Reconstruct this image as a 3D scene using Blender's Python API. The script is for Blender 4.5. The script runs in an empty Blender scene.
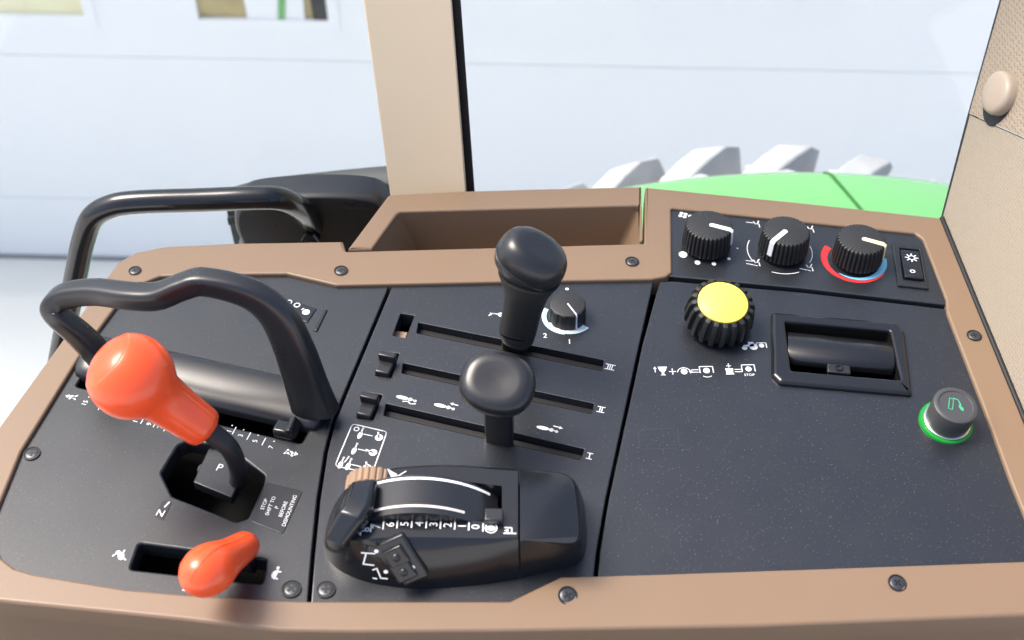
import bpy, bmesh, math, random
from mathutils import Vector, Matrix
from mathutils.geometry import tessellate_polygon
random.seed(7)
S = bpy.context.scene
COL = S.collection
MM = 0.001
# ------------------------------------------------------------------ camera
W_, H_, F_ = 1024, 640, 1250.0
TH = math.radians(45); DIST = 0.90
CAM = Vector((0, -DIST*math.cos(TH), DIST*math.sin(TH)))
RT = Vector((1, 0, 0)); UPV = Vector((0, math.sin(TH), math.cos(TH))); FW = Vector((0, math.cos(TH), -math.sin(TH)))
cd = bpy.data.cameras.new('camera'); cam = bpy.data.objects.new('camera', cd); COL.objects.link(cam)
cam.location = CAM; cam.rotation_euler = (math.pi/2 - TH, 0, 0)
cd.sensor_width = 36; cd.lens = 36*F_/W_; cd.clip_start = 0.02; cd.clip_end = 3000
cd.dof.use_dof = True; cd.dof.focus_distance = 0.88; cd.dof.aperture_fstop = 9
S.camera = cam

def ray(px, py): return (FW*F_ + RT*(px - W_/2) - UPV*(py - H_/2)).normalized()
def P(px, py, z=0.0):                       # point of the horizontal plane at height z (mm) seen at that place of the photo
    d = ray(px, py); return CAM + d*((z*MM - CAM.z)/d.z)
def PY(px, py, Y):                          # the same on an upright plane at distance Y
    d = ray(px, py); return CAM + d*((Y - CAM.y)/d.y)
def PN(px, py, p0, n):
    d = ray(px, py); return CAM + d*((p0 - CAM).dot(n)/d.dot(n))
def XY(pts, z=0.0): return [P(x, y, z).xy for x, y in pts]

U = (P(603, 365) - P(417, 328)).normalized()        # along the lever slots
V = Vector((-U.y, U.x, 0))                          # across them, away from the seat
Z = Vector((0, 0, 1))

# ------------------------------------------------------------------ materials
def nodes(name):
    m = bpy.data.materials.new(name); m.use_nodes = True
    nt = m.node_tree; b = nt.nodes['Principled BSDF']; return m, nt, b
def mat(name, col, rough=0.5, spec=0.5, grain=0, gscale=900, gdist=0.0004, var=0.0, vscale=9, rvar=0.0, coat=0, metal=0, dust=0, weave=False):
    m, nt, b = nodes(name)
    b.inputs['Base Color'].default_value = (*col, 1); b.inputs['Roughness'].default_value = rough
    b.inputs['Specular IOR Level'].default_value = spec; b.inputs['Metallic'].default_value = metal
    b.inputs['Coat Weight'].default_value = coat; b.inputs['Coat Roughness'].default_value = 0.06
    N, L = nt.nodes.new, nt.links.new
    tc = N('ShaderNodeTexCoord')
    def noise(sc, det=3):
        n = N('ShaderNodeTexNoise'); n.inputs['Scale'].default_value = sc; n.inputs['Detail'].default_value = det
        L(tc.outputs['Object'], n.inputs['Vector']); return n
    colsock = None
    if var:
        n = noise(vscale, 5); mx = N('ShaderNodeMix'); mx.data_type = 'RGBA'
        mx.inputs['A'].default_value = (*[c*(1-var) for c in col], 1); mx.inputs['B'].default_value = (*[min(1, c*(1+var)) for c in col], 1)
        L(n.outputs['Fac'], mx.inputs['Factor']); colsock = mx.outputs['Result']
    if dust:
        v = N('ShaderNodeTexVoronoi'); v.inputs['Scale'].default_value = 620; L(tc.outputs['Object'], v.inputs['Vector'])
        lt = N('ShaderNodeMapRange'); lt.inputs['From Min'].default_value = 0.10; lt.inputs['From Max'].default_value = 0.20
        lt.inputs['To Min'].default_value = 1; lt.inputs['To Max'].default_value = 0
        L(v.outputs['Distance'], lt.inputs['Value'])
        sep = N('ShaderNodeSeparateColor'); L(v.outputs['Color'], sep.inputs['Color'])
        th = N('ShaderNodeMapRange'); th.inputs['From Min'].default_value = 0.45; th.inputs['From Max'].default_value = 1.0
        L(sep.outputs['Red'], th.inputs['Value'])
        mu = N('ShaderNodeMath'); mu.operation = 'MULTIPLY'; L(lt.outputs['Result'], mu.inputs[0]); L(th.outputs['Result'], mu.inputs[1])
        mu2 = N('ShaderNodeMath'); mu2.operation = 'MULTIPLY'; L(mu.outputs[0], mu2.inputs[0]); mu2.inputs[1].default_value = dust
        mx = N('ShaderNodeMix'); mx.data_type = 'RGBA'; mx.inputs['B'].default_value = (0.35, 0.36, 0.37, 1)
        if colsock: L(colsock, mx.inputs['A'])
        else: mx.inputs['A'].default_value = (*col, 1)
        L(mu2.outputs[0], mx.inputs['Factor']); colsock = mx.outputs['Result']
    if colsock: L(colsock, b.inputs['Base Color'])
    if rvar:
        n = noise(40, 4); mr = N('ShaderNodeMapRange'); mr.inputs['To Min'].default_value = rough-rvar; mr.inputs['To Max'].default_value = rough+rvar
        L(n.outputs['Fac'], mr.inputs['Value']); L(mr.outputs['Result'], b.inputs['Roughness'])
    if grain:
        n = noise(gscale, 2); bp = N('ShaderNodeBump'); bp.inputs['Strength'].default_value = grain; bp.inputs['Distance'].default_value = gdist
        L(n.outputs['Fac'], bp.inputs['Height']); L(bp.outputs['Normal'], b.inputs['Normal'])
    return m
M = {}
M['panel'] = mat('black_grained_plastic', (0.012, 0.0145, 0.018), 0.34, 0.65, grain=0.3, gscale=1500, gdist=0.0003, var=0.6, vscale=1100, dust=0.34, rvar=0.06)
M['dusty'] = mat('dusty_black_grained_plastic', (0.012, 0.0145, 0.019), 0.33, 0.65, grain=0.3, gscale=1500, gdist=0.0003, var=0.7, vscale=1100, dust=0.42, rvar=0.07)
M['satin'] = mat('satin_black_plastic', (0.016, 0.017, 0.019), 0.29, 0.5, grain=0.12, gscale=1200, gdist=0.0002, rvar=0.05)
M['gloss'] = mat('gloss_black_plastic', (0.010, 0.011, 0.013), 0.2, 0.5, rvar=0.04, grain=0.03, gscale=300)
M['steel'] = mat('gloss_black_paint', (0.008, 0.009, 0.01), 0.16, 0.55, rvar=0.03)
M['rubber'] = mat('black_rubber', (0.016, 0.017, 0.018), 0.52, 0.45, grain=0.3, gscale=1600, gdist=0.0002, rvar=0.05)
M['void'] = mat('unlit_black_plastic', (0.004, 0.004, 0.004), 0.7, 0.2)
M['brown'] = mat('brown_moulded_plastic', (0.192, 0.126, 0.077), 0.42, 0.5, grain=0.22, gscale=1500, gdist=0.0003, var=0.05, vscale=7, rvar=0.05)
M['beige'] = mat('beige_moulded_plastic', (0.60, 0.49, 0.345), 0.55, 0.4, grain=0.15, gscale=1200, gdist=0.0003, var=0.03, vscale=5)
M['button'] = mat('beige_button_plastic', (0.33, 0.27, 0.21), 0.4, 0.4)
M['red'] = mat('orange_red_plastic', (0.86, 0.092, 0.024), 0.24, 0.5, rvar=0.04, var=0.04, vscale=30)
M['yellow'] = mat('yellow_plastic', (0.86, 0.70, 0.11), 0.4, 0.4, var=0.04, vscale=60)
M['white'] = mat('white_print', (0.75, 0.76, 0.77), 0.5, 0.3)
M['pale_line'] = mat('pale_pink_print', (0.55, 0.50, 0.47), 0.5, 0.3)
M['cream'] = mat('cream_print', (0.78, 0.70, 0.42), 0.5, 0.3)
M['grey'] = mat('grey_print', (0.22, 0.23, 0.24), 0.5, 0.3)
M['redprint'] = mat('red_print', (0.62, 0.03, 0.035), 0.5, 0.3)
M['blueprint'] = mat('blue_print', (0.16, 0.48, 0.68), 0.5, 0.3)
M['paleblue'] = mat('pale_blue_print', (0.45, 0.66, 0.72), 0.5, 0.3)
M['tan'] = mat('tan_plastic', (0.27, 0.18, 0.115), 0.5, 0.4)
M['screw'] = mat('dark_zinc_screw', (0.07, 0.075, 0.08), 0.36, 0.5, metal=0.6, rvar=0.1)
M['socket'] = mat('screw_hole_black', (0.012, 0.012, 0.012), 0.5, 0.4)
M['lighter'] = mat('charcoal_plastic', (0.05, 0.052, 0.055), 0.42, 0.45)
M['chrome'] = mat('bright_metal', (0.6, 0.6, 0.6), 0.25, 0.5, metal=1)
M['greenring'] = mat('green_translucent_plastic', (0.01, 0.25, 0.03), 0.25, 0.5)
M['greenprint'] = mat('green_print', (0.05, 0.35, 0.18), 0.5, 0.3)
M['greenpaint'] = mat('green_tractor_paint', (0.14, 0.41, 0.13), 0.25, 0.5, coat=0.4, var=0.03, vscale=3)
M['seam'] = mat('dark_green_joint', (0.03, 0.14, 0.03), 0.5, 0.4)
M['tyre'] = mat('dusty_tyre_rubber', (0.43, 0.43, 0.44), 0.85, 0.3, var=0.35, vscale=11, grain=0.3, gscale=90, gdist=0.003)
M['doorwhite'] = mat('white_steel_door', (0.88, 0.88, 0.87), 0.45, 0.4, var=0.015, vscale=3, grain=0.1, gscale=40, gdist=0.002)
M['concrete'] = mat('pale_concrete', (0.62, 0.62, 0.60), 0.85, 0.2, var=0.10, vscale=2.5, grain=0.2, gscale=60, gdist=0.003)
M['seal'] = mat('black_seal_rubber', (0.010, 0.010, 0.012), 0.5, 0.4)
M['hood'] = mat('dark_grey_plastic', (0.04, 0.045, 0.045), 0.5, 0.4)
M['pane_tan'] = mat('painted_tan_reflection', (0.92, 0.80, 0.52), 0.5, 0.4, var=0.25, vscale=5)  # yellowish reflection painted as the colour of the first door window
M['pane_olive'] = mat('painted_olive_reflection', (0.50, 0.40, 0.20), 0.5, 0.4, var=0.5, vscale=7)  # olive part of the reflection, painted into the second window's pane
M['headliner'] = mat('beige_headliner', (0.50, 0.42, 0.33), 0.9, 0.1)
def fabric(name, col, scale, depth):
    m, nt, b = nodes(name); N, L = nt.nodes.new, nt.links.new
    b.inputs['Roughness'].default_value = 0.9; b.inputs['Specular IOR Level'].default_value = 0.15
    tc = N('ShaderNodeTexCoord'); v = N('ShaderNodeTexVoronoi'); v.inputs['Scale'].default_value = scale; v.inputs['Randomness'].default_value = 0.25
    mp = N('ShaderNodeMapping'); mp.inputs['Rotation'].default_value = (0.1, 0.5, 0.35); L(tc.outputs['Object'], mp.inputs['Vector']); L(mp.outputs['Vector'], v.inputs['Vector'])
    mr = N('ShaderNodeMapRange'); mr.inputs['From Min'].default_value = 0.15; mr.inputs['From Max'].default_value = 0.45; L(v.outputs['Distance'], mr.inputs['Value'])
    mx = N('ShaderNodeMix'); mx.data_type = 'RGBA'; mx.inputs['A'].default_value = (*[c*depth for c in col], 1); mx.inputs['B'].default_value = (*col, 1)
    L(mr.outputs['Result'], mx.inputs['Factor']); L(mx.outputs['Result'], b.inputs['Base Color'])
    bp = N('ShaderNodeBump'); bp.inputs['Strength'].default_value = 0.5; bp.inputs['Distance'].default_value = 0.0008
    L(mr.outputs['Result'], bp.inputs['Height']); L(bp.outputs['Normal'], b.inputs['Normal']); return m
M['fabric'] = fabric('beige_woven_fabric', (0.29, 0.25, 0.195), 700, 0.78)
M['fabric2'] = fabric('beige_perforated_fabric', (0.29, 0.24, 0.185), 420, 0.62)
def glass():
    m = bpy.data.materials.new('cab_glass'); m.use_nodes = True; nt = m.node_tree; nt.nodes.clear(); N, L = nt.nodes.new, nt.links.new
    o = N('ShaderNodeOutputMaterial'); t = N('ShaderNodeBsdfTransparent'); t.inputs['Color'].default_value = (0.95, 0.98, 0.98, 1)
    g = N('ShaderNodeBsdfGlossy'); g.inputs['Roughness'].default_value = 0.02
    fr = N('ShaderNodeFresnel'); gm = N('ShaderNodeNewGeometry'); mrg = N('ShaderNodeMapRange'); mrg.inputs['To Min'].default_value = 1.35; mrg.inputs['To Max'].default_value = 1/1.35; L(gm.outputs['Backfacing'], mrg.inputs['Value']); L(mrg.outputs['Result'], fr.inputs['IOR'])
    mx = N('ShaderNodeMixShader'); L(fr.outputs[0], mx.inputs[0]); L(t.outputs[0], mx.inputs[1]); L(g.outputs[0], mx.inputs[2]); L(mx.outputs[0], o.inputs[0]); return m
M['glass'] = glass()

# ------------------------------------------------------------------ object helpers
ORG = {}
def finish(bm, name, m, parent, smooth=35, mods=None):
    bmesh.ops.recalc_face_normals(bm, faces=bm.faces)
    org = ORG.get(parent, Vector((0, 0, 0))) if parent else Vector((0, 0, 0))
    if org.length: bmesh.ops.translate(bm, vec=-org, verts=bm.verts)
    me = bpy.data.meshes.new(name); bm.to_mesh(me); bm.free()
    if smooth:
        me.polygons.foreach_set('use_smooth', [True]*len(me.polygons)); me.set_sharp_from_angle(angle=math.radians(smooth))
    me.materials.append(m if not isinstance(m, str) else M[m])
    o = bpy.data.objects.new(name, me); COL.objects.link(o)
    if parent: o.parent = parent; ORG[o] = org
    return o
def bev(o, w, seg=3):
    b = o.modifiers.new('edge', 'BEVEL'); b.width = w*MM; b.segments = seg; b.limit_method = 'ANGLE'; b.angle_limit = math.radians(35); b.harden_normals = False; return o
def thing(name, label, cat, loc, group=None):
    o = bpy.data.objects.new(name, None); COL.objects.link(o); o.location = loc; o.empty_display_size = 0.02
    o['label'] = label; o['category'] = cat
    if group: o['group'] = group
    ORG[o] = Vector(loc); return o
def tag(o, label, cat, group=None, kind=None):
    if label: o['label'] = label
    if cat: o['category'] = cat
    if group: o['group'] = group
    if kind: o['kind'] = kind
    return o
def copy_tree(o, parent=None):
    c = o.copy(); COL.objects.link(c)
    if parent: c.parent = parent
    for ch in o.children: copy_tree(ch, c)
    return c

# ------------------------------------------------------------------ geometry helpers
def area2(p): return sum(p[i].x*p[(i+1) % len(p)].y - p[(i+1) % len(p)].x*p[i].y for i in range(len(p)))
def fillet(pts, r, n=5):                     # round the corners of a 2D polygon; r in mm (number or list)
    out = []; L = len(pts)
    for i, p in enumerate(pts):
        rr = (r[i] if isinstance(r, (list, tuple)) else r)*MM
        a, b = pts[i-1], pts[(i+1) % L]
        da, db = (a-p), (b-p)
        if rr <= 0 or da.length < 1e-9 or db.length < 1e-9: out.append(p.copy()); continue
        ang = da.angle(db); t = min(rr/max(math.tan(ang/2), 0.05), da.length*0.45, db.length*0.45)
        p0, p1 = p+da.normalized()*t, p+db.normalized()*t
        for k in range(n+1):
            s = k/n; out.append(p0*(1-s)**2 + p*(2*s*(1-s)) + p1*s*s)
    return out
def offset(pts, d):                          # inset (d>0 shrinks a counter-clockwise loop)
    out = []; L = len(pts)
    for i, p in enumerate(pts):
        e0 = (p-pts[i-1]); e1 = (pts[(i+1) % L]-p)
        if e0.length < 1e-9: e0 = e1
        if e1.length < 1e-9: e1 = e0
        n0 = Vector((-e0.y, e0.x)).normalized(); n1 = Vector((-e1.y, e1.x)).normalized()
        m = n0+n1
        if m.length < 1e-6: m = n0
        m.normalize(); k = 1/max(m.dot(n0), 0.5); out.append(p+m*d*k)
    return out
def slab(outer, holes, z0, z1, b=0.8, bm=None, steps=3, bh=None):   # plate with rounded top edge; z, b in mm; loops are 2D in metres
    bm = bm or bmesh.new()
    loops = []
    for i, lp in enumerate([outer]+list(holes)):
        lp = list(lp); ccw = area2(lp) > 0
        if ccw != (i == 0): lp.reverse()      # outer ccw, holes cw: inset direction is always to the left
        loops.append(lp)
    tops = []
    for li, lp in enumerate(loops):
        bb = b if li == 0 else (bh if bh is not None else b)
        rings = [[bm.verts.new((p.x, p.y, z0*MM)) for p in lp]]
        for k in range(steps+1):
            a = k/steps*math.pi/2
            q = offset(lp, bb*MM*(1-math.cos(a))) if k else lp
            rings.append([bm.verts.new((p.x, p.y, (z1-bb+bb*math.sin(a))*MM)) for p in q])
        for r0, r1 in zip(rings, rings[1:]):
            for j in range(len(lp)):
                k2 = (j+1) % len(lp); bm.faces.new((r0[j], r0[k2], r1[k2], r1[j]))
        tops.append(rings)
    for which in (-1, 0):
        vs = [bm.verts.new(v.co) for r in tops for v in r[which]]
        for t in tessellate_polygon([[v.co for v in r[which]] for r in tops]):
            try: bm.faces.new([vs[i] for i in t])
            except ValueError: pass
    return bm
def catmull(pts, n=6, closed=False):
    L = len(pts); out = []
    rng = range(L if closed else L-1)
    for i in rng:
        if closed: p0, p1, p2, p3 = pts[i-1], pts[i], pts[(i+1) % L], pts[(i+2) % L]
        else: p0, p1, p2, p3 = pts[max(i-1, 0)], pts[i], pts[i+1], pts[min(i+2, L-1)]
        for k in range(n):
            t = k/n; out.append(0.5*((2*p1)+(p2-p0)*t+(2*p0-5*p1+4*p2-p3)*t*t+(3*p1-p0-3*p2+p3)*t**3))
    if not closed: out.append(pts[-1].copy())
    return out
def loft(bm, rings, cap0=True, cap1=True, closed=True):
    vr = [[bm.verts.new(p) for p in r] for r in rings]
    n = len(vr[0])
    for a, b in zip(vr, vr[1:]):
        for j in range(n if closed else n-1):
            k = (j+1) % n; bm.faces.new((a[j], a[k], b[k], b[j]))
    for do, r in ((cap0, vr[0]), (cap1, vr[-1])):
        if do:
            for t in tessellate_polygon([[v.co for v in r]]):
                try: bm.faces.new([r[i] for i in t])
                except ValueError: pass
    return vr
def frame(axis, ref=Vector((1, 0, 0))):
    z = axis.normalized(); x = (ref - z*ref.dot(z))
    if x.length < 1e-4: x = Vector((0, 1, 0)) - z*z.y
    x.normalize(); return x, z.cross(x), z
def lathe(bm, prof, org, axis=Z, n=48, mod=None, ref=Vector((1, 0, 0)), sx=1, sy=1, ex=2.0, cap0=True, cap1=True):
    x, y, z = frame(Vector(axis), ref); rings = []
    for k, (r, h) in enumerate(prof):
        ring = []
        for j in range(n):
            a = 2*math.pi*j/n; rr = r*MM*(mod(a, k) if mod else 1)
            c, s = math.cos(a), math.sin(a)
            if ex != 2: q = (abs(c)**ex+abs(s)**ex)**(-1/ex); c *= q; s *= q
            ring.append(org + x*(rr*sx*c) + y*(rr*sy*s) + z*(h*MM))
        rings.append(ring)
    loft(bm, rings, cap0, cap1); return bm
def sweep(bm, pts, rad, n=20, sub=6, ex=2.0, up=Z, caps=True):      # rad: list of (a, b) mm: a sideways, b along up
    path = catmull([Vector(p) for p in pts], sub)
    rv = catmull([Vector((a, b, 0)) for a, b in rad], sub); rings = []
    for i, p in enumerate(path):
        t = (path[min(i+1, len(path)-1)]-path[max(i-1, 0)]).normalized()
        u = up - t*up.dot(t)
        if u.length < 0.05: u = Vector((0, 1, 0)) - t*t.y
        u.normalize(); s = t.cross(u); ring = []
        for j in range(n):
            a = 2*math.pi*j/n; c, sn = math.cos(a), math.sin(a)
            if ex != 2: q = (abs(c)**ex+abs(sn)**ex)**(-1/ex); c *= q; sn *= q
            ring.append(p + s*(c*rv[i].x*MM) + u*(sn*rv[i].y*MM))
        rings.append(ring)
    if caps:                                   # rounded ends
        def dome(r0, c, t, a):
            return [[c+(q-c)*f+t*(a*h) for q in r0] for f, h in ((0.35, 0.94), (0.7, 0.71), (0.92, 0.39))]
        t0 = (path[0]-path[1]).normalized(); t1 = (path[-1]-path[-2]).normalized()
        a0 = min(rad[0])*MM*0.8; a1 = min(rad[-1])*MM*0.8
        rings = dome(rings[0], path[0], t0, a0)+rings+list(reversed(dome(rings[-1], path[-1], t1, a1)))
    loft(bm, rings); return bm
def tube(bm, pts, r, n=20, sub=8): return sweep(bm, pts, [(r, r)]*len(pts), n, sub)
def box(bm, c, sx, sy, sz, x=U, y=V, z=Z):     # centre, sizes mm
    vs = [bm.verts.new(c + x*(i*sx*MM/2) + y*(j*sy*MM/2) + z*(k*sz*MM/2)) for i in (-1, 1) for j in (-1, 1) for k in (-1, 1)]
    for f in ((0, 1, 3, 2), (4, 6, 7, 5), (0, 4, 5, 1), (2, 3, 7, 6), (0, 2, 6, 4), (1, 5, 7, 3)): bm.faces.new([vs[i] for i in f])
    return bm
def prism(bm, pts, d):                         # world-space polygon extruded by vector d
    a = [bm.verts.new(p) for p in pts]; b = [bm.verts.new(p+d) for p in pts]; n = len(a)
    for j in range(n): k = (j+1) % n; bm.faces.new((a[j], a[k], b[k], b[j]))
    for r in (a, b):
        for t in tessellate_polygon([[v.co for v in r]]): bm.faces.new([r[i] for i in t])
    return bm
# printing: flat paint 0.25 mm above a surface
class Print:
    def __init__(s, z=0.0): s.bm = bmesh.new(); s.z = z+0.25; s.f = None
    def at(s, px, py, x=None, y=None, sc=1.0):   # local frame at a place of the panel, units mm
        s.o = P(px, py, s.z); s.x = (x or U)*sc; s.y = (y or V)*sc; return s
    def on(s, o, x, y, sc=1.0): s.o = o; s.x = x*sc; s.y = y*sc; return s
    def w(s, q): return s.o + s.x*(q[0]*MM) + s.y*(q[1]*MM)
    def poly(s, pts):
        vs = [s.bm.verts.new(s.w(p)) for p in pts]
        for t in tessellate_polygon([[v.co for v in vs]]):
            try: s.bm.faces.new([vs[i] for i in t])
            except ValueError: pass
        return s
    def line(s, pts, wd=0.8, closed=False):
        q = [Vector(p) for p in pts]; n = len(q)
        segs = [(q[i], q[(i+1) % n]) for i in range(n if closed else n-1)]
        for a, b in segs:
            d = (b-a)
            if d.length < 1e-6: continue
            d.normalize(); m = Vector((-d.y, d.x))*(wd/2); e = d*(wd*0.35)
            s.poly([a-e+m, a-e-m, b+e-m, b+e+m])
        return s
    def disc(s, c, r, ry=None, n=20):
        ry = ry or r; return s.poly([(c[0]+r*math.cos(2*math.pi*i/n), c[1]+ry*math.sin(2*math.pi*i/n)) for i in range(n)])
    def arc(s, c, r, a0, a1, wd=0.7, n=16, wd2=None):
        pts_o, pts_i = [], []
        for i in range(n+1):
            t = i/n; a = math.radians(a0+(a1-a0)*t); ww = wd+((wd2 if wd2 is not None else wd)-wd)*t
            pts_o.append((c[0]+(r+ww/2)*math.cos(a), c[1]+(r+ww/2)*math.sin(a))); pts_i.append((c[0]+(r-ww/2)*math.cos(a), c[1]+(r-ww/2)*math.sin(a)))
        return s.poly(pts_o+pts_i[::-1])
    def text(s, txt, size, c=(0, 0), rot=0):
        vs, fs = glyphs(txt); cr, sr = math.cos(rot), math.sin(rot)
        bv = [s.bm.verts.new(s.w((c[0]+(x*cr-y*sr)*size, c[1]+(x*sr+y*cr)*size))) for x, y in vs]
        for f in fs:
            try: s.bm.faces.new([bv[i] for i in f])
            except ValueError: pass
        return s
    def build(s, name, m, parent): return finish(s.bm, name, m, parent, smooth=0)
_G = {}
def glyphs(txt):                                # outline of a text, centred, one unit high capitals
    if txt in _G: return _G[txt]
    cu = bpy.data.curves.new('lettering', 'FONT'); cu.body = txt; cu.size = 1.4; cu.resolution_u = 3; cu.offset = 0.004
    o = bpy.data.objects.new('lettering', cu); COL.objects.link(o)
    dg = bpy.context.evaluated_depsgraph_get(); me = bpy.data.meshes.new_from_object(o.evaluated_get(dg))
    vs = [(v.co.x, v.co.y) for v in me.vertices]; fs = [tuple(p.vertices) for p in me.polygons]
    x0, x1 = min(v[0] for v in vs), max(v[0] for v in vs); y0, y1 = min(v[1] for v in vs), max(v[1] for v in vs)
    vs = [(x-(x0+x1)/2, y-(y0+y1)/2) for x, y in vs]
    bpy.data.objects.remove(o); bpy.data.curves.remove(cu); bpy.data.meshes.remove(me)
    _G[txt] = (vs, fs); return _G[txt]

# ================================================================== THE CONSOLE
con = thing('control_console', 'brown trimmed control console with black grained panels beside the cab window', 'control console', P(512, 420, 0))
ZT = 3.0                                                         # trim stands 3 mm over the panels
trim_in = [(-7, 520), (-8, 541), (0, 557), (14, 568), (34, 574), (125, 589), (205, 596), (280, 600), (310, 601), (510, 601), (561, 576.5), (652, 574), (830, 568), (1024, 561), (1040, 560),
           (1038, 548), (1010.5, 480), (984, 408), (947, 312), (946, 299), (923, 239), (915, 233), (825, 224), (671, 208), (672, 272), (666, 276.5), (652, 279), (506, 281.5), (436, 283), (336, 285), (287, 273.5), (225, 274), (160, 276), (140, 284), (116, 306), (82, 352), (58, 391), (21, 451)]
trim_out = [(-48, 592), (0, 601), (180, 619), (280, 630.5), (350, 631.5), (500, 630.5), (756, 626), (1024, 615), (1110, 611),
            (1090, 580), (1024, 418), (942, 217.5), (800, 202), (645, 186.5), (643.5, 243), (346, 251), (343, 241), (240, 242.5), (165, 246), (135, 252), (118, 262), (105, 279), (62, 340), (0, 425), (-62, 510), (-70, 560)]
ti = fillet(XY(trim_in, ZT), 2.5, 3); to = fillet(XY(trim_out, ZT), [6, 0, 40, 40, 0, 40, 40, 0, 6, 6, 0, 5, 30, 1.5, 1, 1, 1.5, 20, 20, 8, 8, 10, 0, 0, 20, 20], 4)
trim = finish(slab(to, [ti], -14, ZT, 2.2, bh=1.6, steps=4), 'trim_frame', 'brown', con, 40)
# body of the console under the trim
bodyo = offset(to if area2(to) > 0 else to[::-1], 1.5*MM)
bm = bmesh.new(); a = [Vector((p.x, p.y, -14*MM)) for p in bodyo]; b = [Vector((p.x*0.97, p.y*0.97+0.004, -0.55)) for p in bodyo]
loft(bm, [a, b], False, True); finish(bm, 'console_body', 'brown', con, 40)
finish(slab(offset(bodyo, 3*MM), [], -60, -52, 0.5), 'under_tray', 'void', con)

G0 = [(391.5, 270), (391, 285), (333, 423), (326, 452), (318.5, 500), (313, 555), (308.5, 612)]     # joint left of the middle panel
R0 = [(657.5, 268), (656, 278), (641, 344), (607, 500), (598, 552), (594, 590)]                         # joint right of it
def sh(l, d): return [(x+d, y) for x, y in l]
def px_poly(pts, r=0, z=0): return fillet(XY(pts, z), r, 4)
# openings
gate = [(161, 473), (178, 445), (187, 441), (226, 446), (250, 464), (265, 476), (263, 485), (248, 518), (237, 522), (172, 496)]
bigslot = [(76, 386), (86, 370), (140, 378), (214, 396), (232, 397), (312, 424), (301, 443), (262, 434), (224, 425), (150, 405)]
redslot = [(139, 543), (267, 560), (262, 584), (130, 569)]
left_pts = sh(G0, -1.6)+[(200, 606), (120, 600), (20, 584), (-8, 572), (-18, 545), (-16, 505), (10, 446), (48, 385), (100, 308), (130, 275), (160, 265), (284, 262), (330, 274)]
lp = finish(slab(px_poly(left_pts), [px_poly(gate, 4), px_poly(bigslot, 2), px_poly(redslot, 2.5)], -12, 0, 0.9, bh=1.5), 'left_panel', 'panel', con)
slot3 = [(418.5, 322.5), (604, 360), (602, 371), (416.5, 333)]
slot2 = [(403, 363), (594, 403.5), (592, 414), (401.5, 373)]
slot1 = [(386, 403.5), (584.5, 449), (580.5, 460), (383.5, 415.5)]
det3 = [(400.6, 313.4), (414.5, 315.5), (406, 338), (392.5, 335.5)]
det2 = [(384, 351.5), (399.5, 353.5), (391, 378), (375, 375.5)]
det1 = [(366, 392), (382.5, 395), (373, 420), (356.5, 418)]
mid_pts = sh(G0, 1.6)+[(420, 612), (516, 612), (568, 586)]+sh(R0, -1.6)[::-1]
mp = finish(slab(px_poly(mid_pts), [px_poly(s, 0.8) for s in (slot3, slot2, slot1, det3, det2, det1)], -12, 0, 0.9, bh=0.5), 'middle_panel', 'dusty', con)
ash_in = [(785, 321), (890, 330.5), (901, 380), (791, 370.5)]
right_pts = [(659.5, 281.5), (672, 281), (800, 292), (944, 308.5), (955, 310), (992, 400), (1016, 465), (1046, 545), (1048, 568), (830, 577), (652, 584), (596.5, 588)]+sh(R0, 1.6)[::-1][1:-2]
rp = finish(slab(px_poly(right_pts), [px_poly([(780, 316), (895, 325), (906, 386), (785, 376)], 2)], -12, 0, 0.9), 'right_panel', 'dusty', con)
hv_pts = [(663, 202), (664, 275.5), (672, 276.5), (800, 288), (944, 304.5), (953, 305), (930, 233), (918, 226), (825, 217)]
hp = finish(slab(px_poly(hv_pts, 0, 1), [], -12, 1.0, 1.0), 'climate_panel', 'panel', con)

# slot walls hidden dark: brush seals inside the long slots
for s in (slot3, slot2, slot1):
    q = XY(s, -6); bm = bmesh.new()
    c = [Vector((p.x, p.y, -6*MM)) for p in q]
    mid0 = (c[0]*0.42+c[3]*0.58); mid1 = (c[1]*0.42+c[2]*0.58)
    prism(bm, [mid0, mid1, c[2], c[3]], Vector((0, 0, -3*MM))); finish(bm, 'slot_seal', 'socket', con)

# storage tray
tr_out = [(347.5, 249.5), (389, 194.5), (462, 191), (550, 188.5), (641.5, 186.5), (641.5, 242)]
tr_in = [(371.5, 249.2), (398.5, 212), (640, 205.5), (640, 242.2)]
tin = XY(tr_in, 4); tout = XY(tr_out, 4)
bm = bmesh.new()
tin2 = fillet(tin, [0, 4, 2, 0], 4)
hole = [p.copy() for p in tin]
def lerp2(a, b, t): return a*(1-t)+b*t
front0, front1 = tin[0], tin[3]
back_shift = (tout[0]-tin[0])
shape = [tout[0], tout[1], tout[2], tout[3], tout[4], tout[5], lerp2(tin[3], tout[5], 0.5), tin[3]] 
rim_loop = fillet([tout[0], tout[1], tout[2], tout[3], tout[4], tout[5], tin[3], tin[2], tin[1], tin[0]], [1, 5, 0, 0, 1, 0, 0, 3, 6, 0], 4)
slab(rim_loop, [], -24, 4.2, 1.8, bm=bm, steps=4)
finish(bm, 'storage_tray', 'brown', con, 40)
bm = bmesh.new()                                     # well walls of the tray
floorz = -46*MM
wl = fillet([tin[0], tin[1], tin[2], tin[3]], [2, 5, 5, 2], 5)
wl = [Vector((p.x, p.y)) for p in wl]
cen = sum(wl, Vector((0, 0)))/len(wl)
top = [Vector((p.x, p.y, -1*MM)) for p in wl]; bot = [Vector((lerp2(p, cen, 0.16).x, lerp2(p, cen, 0.16).y, floorz)) for p in wl]
loft(bm, [top, bot], False, True); o = finish(bm, 'tray_well', 'brown', con, 40)

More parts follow.
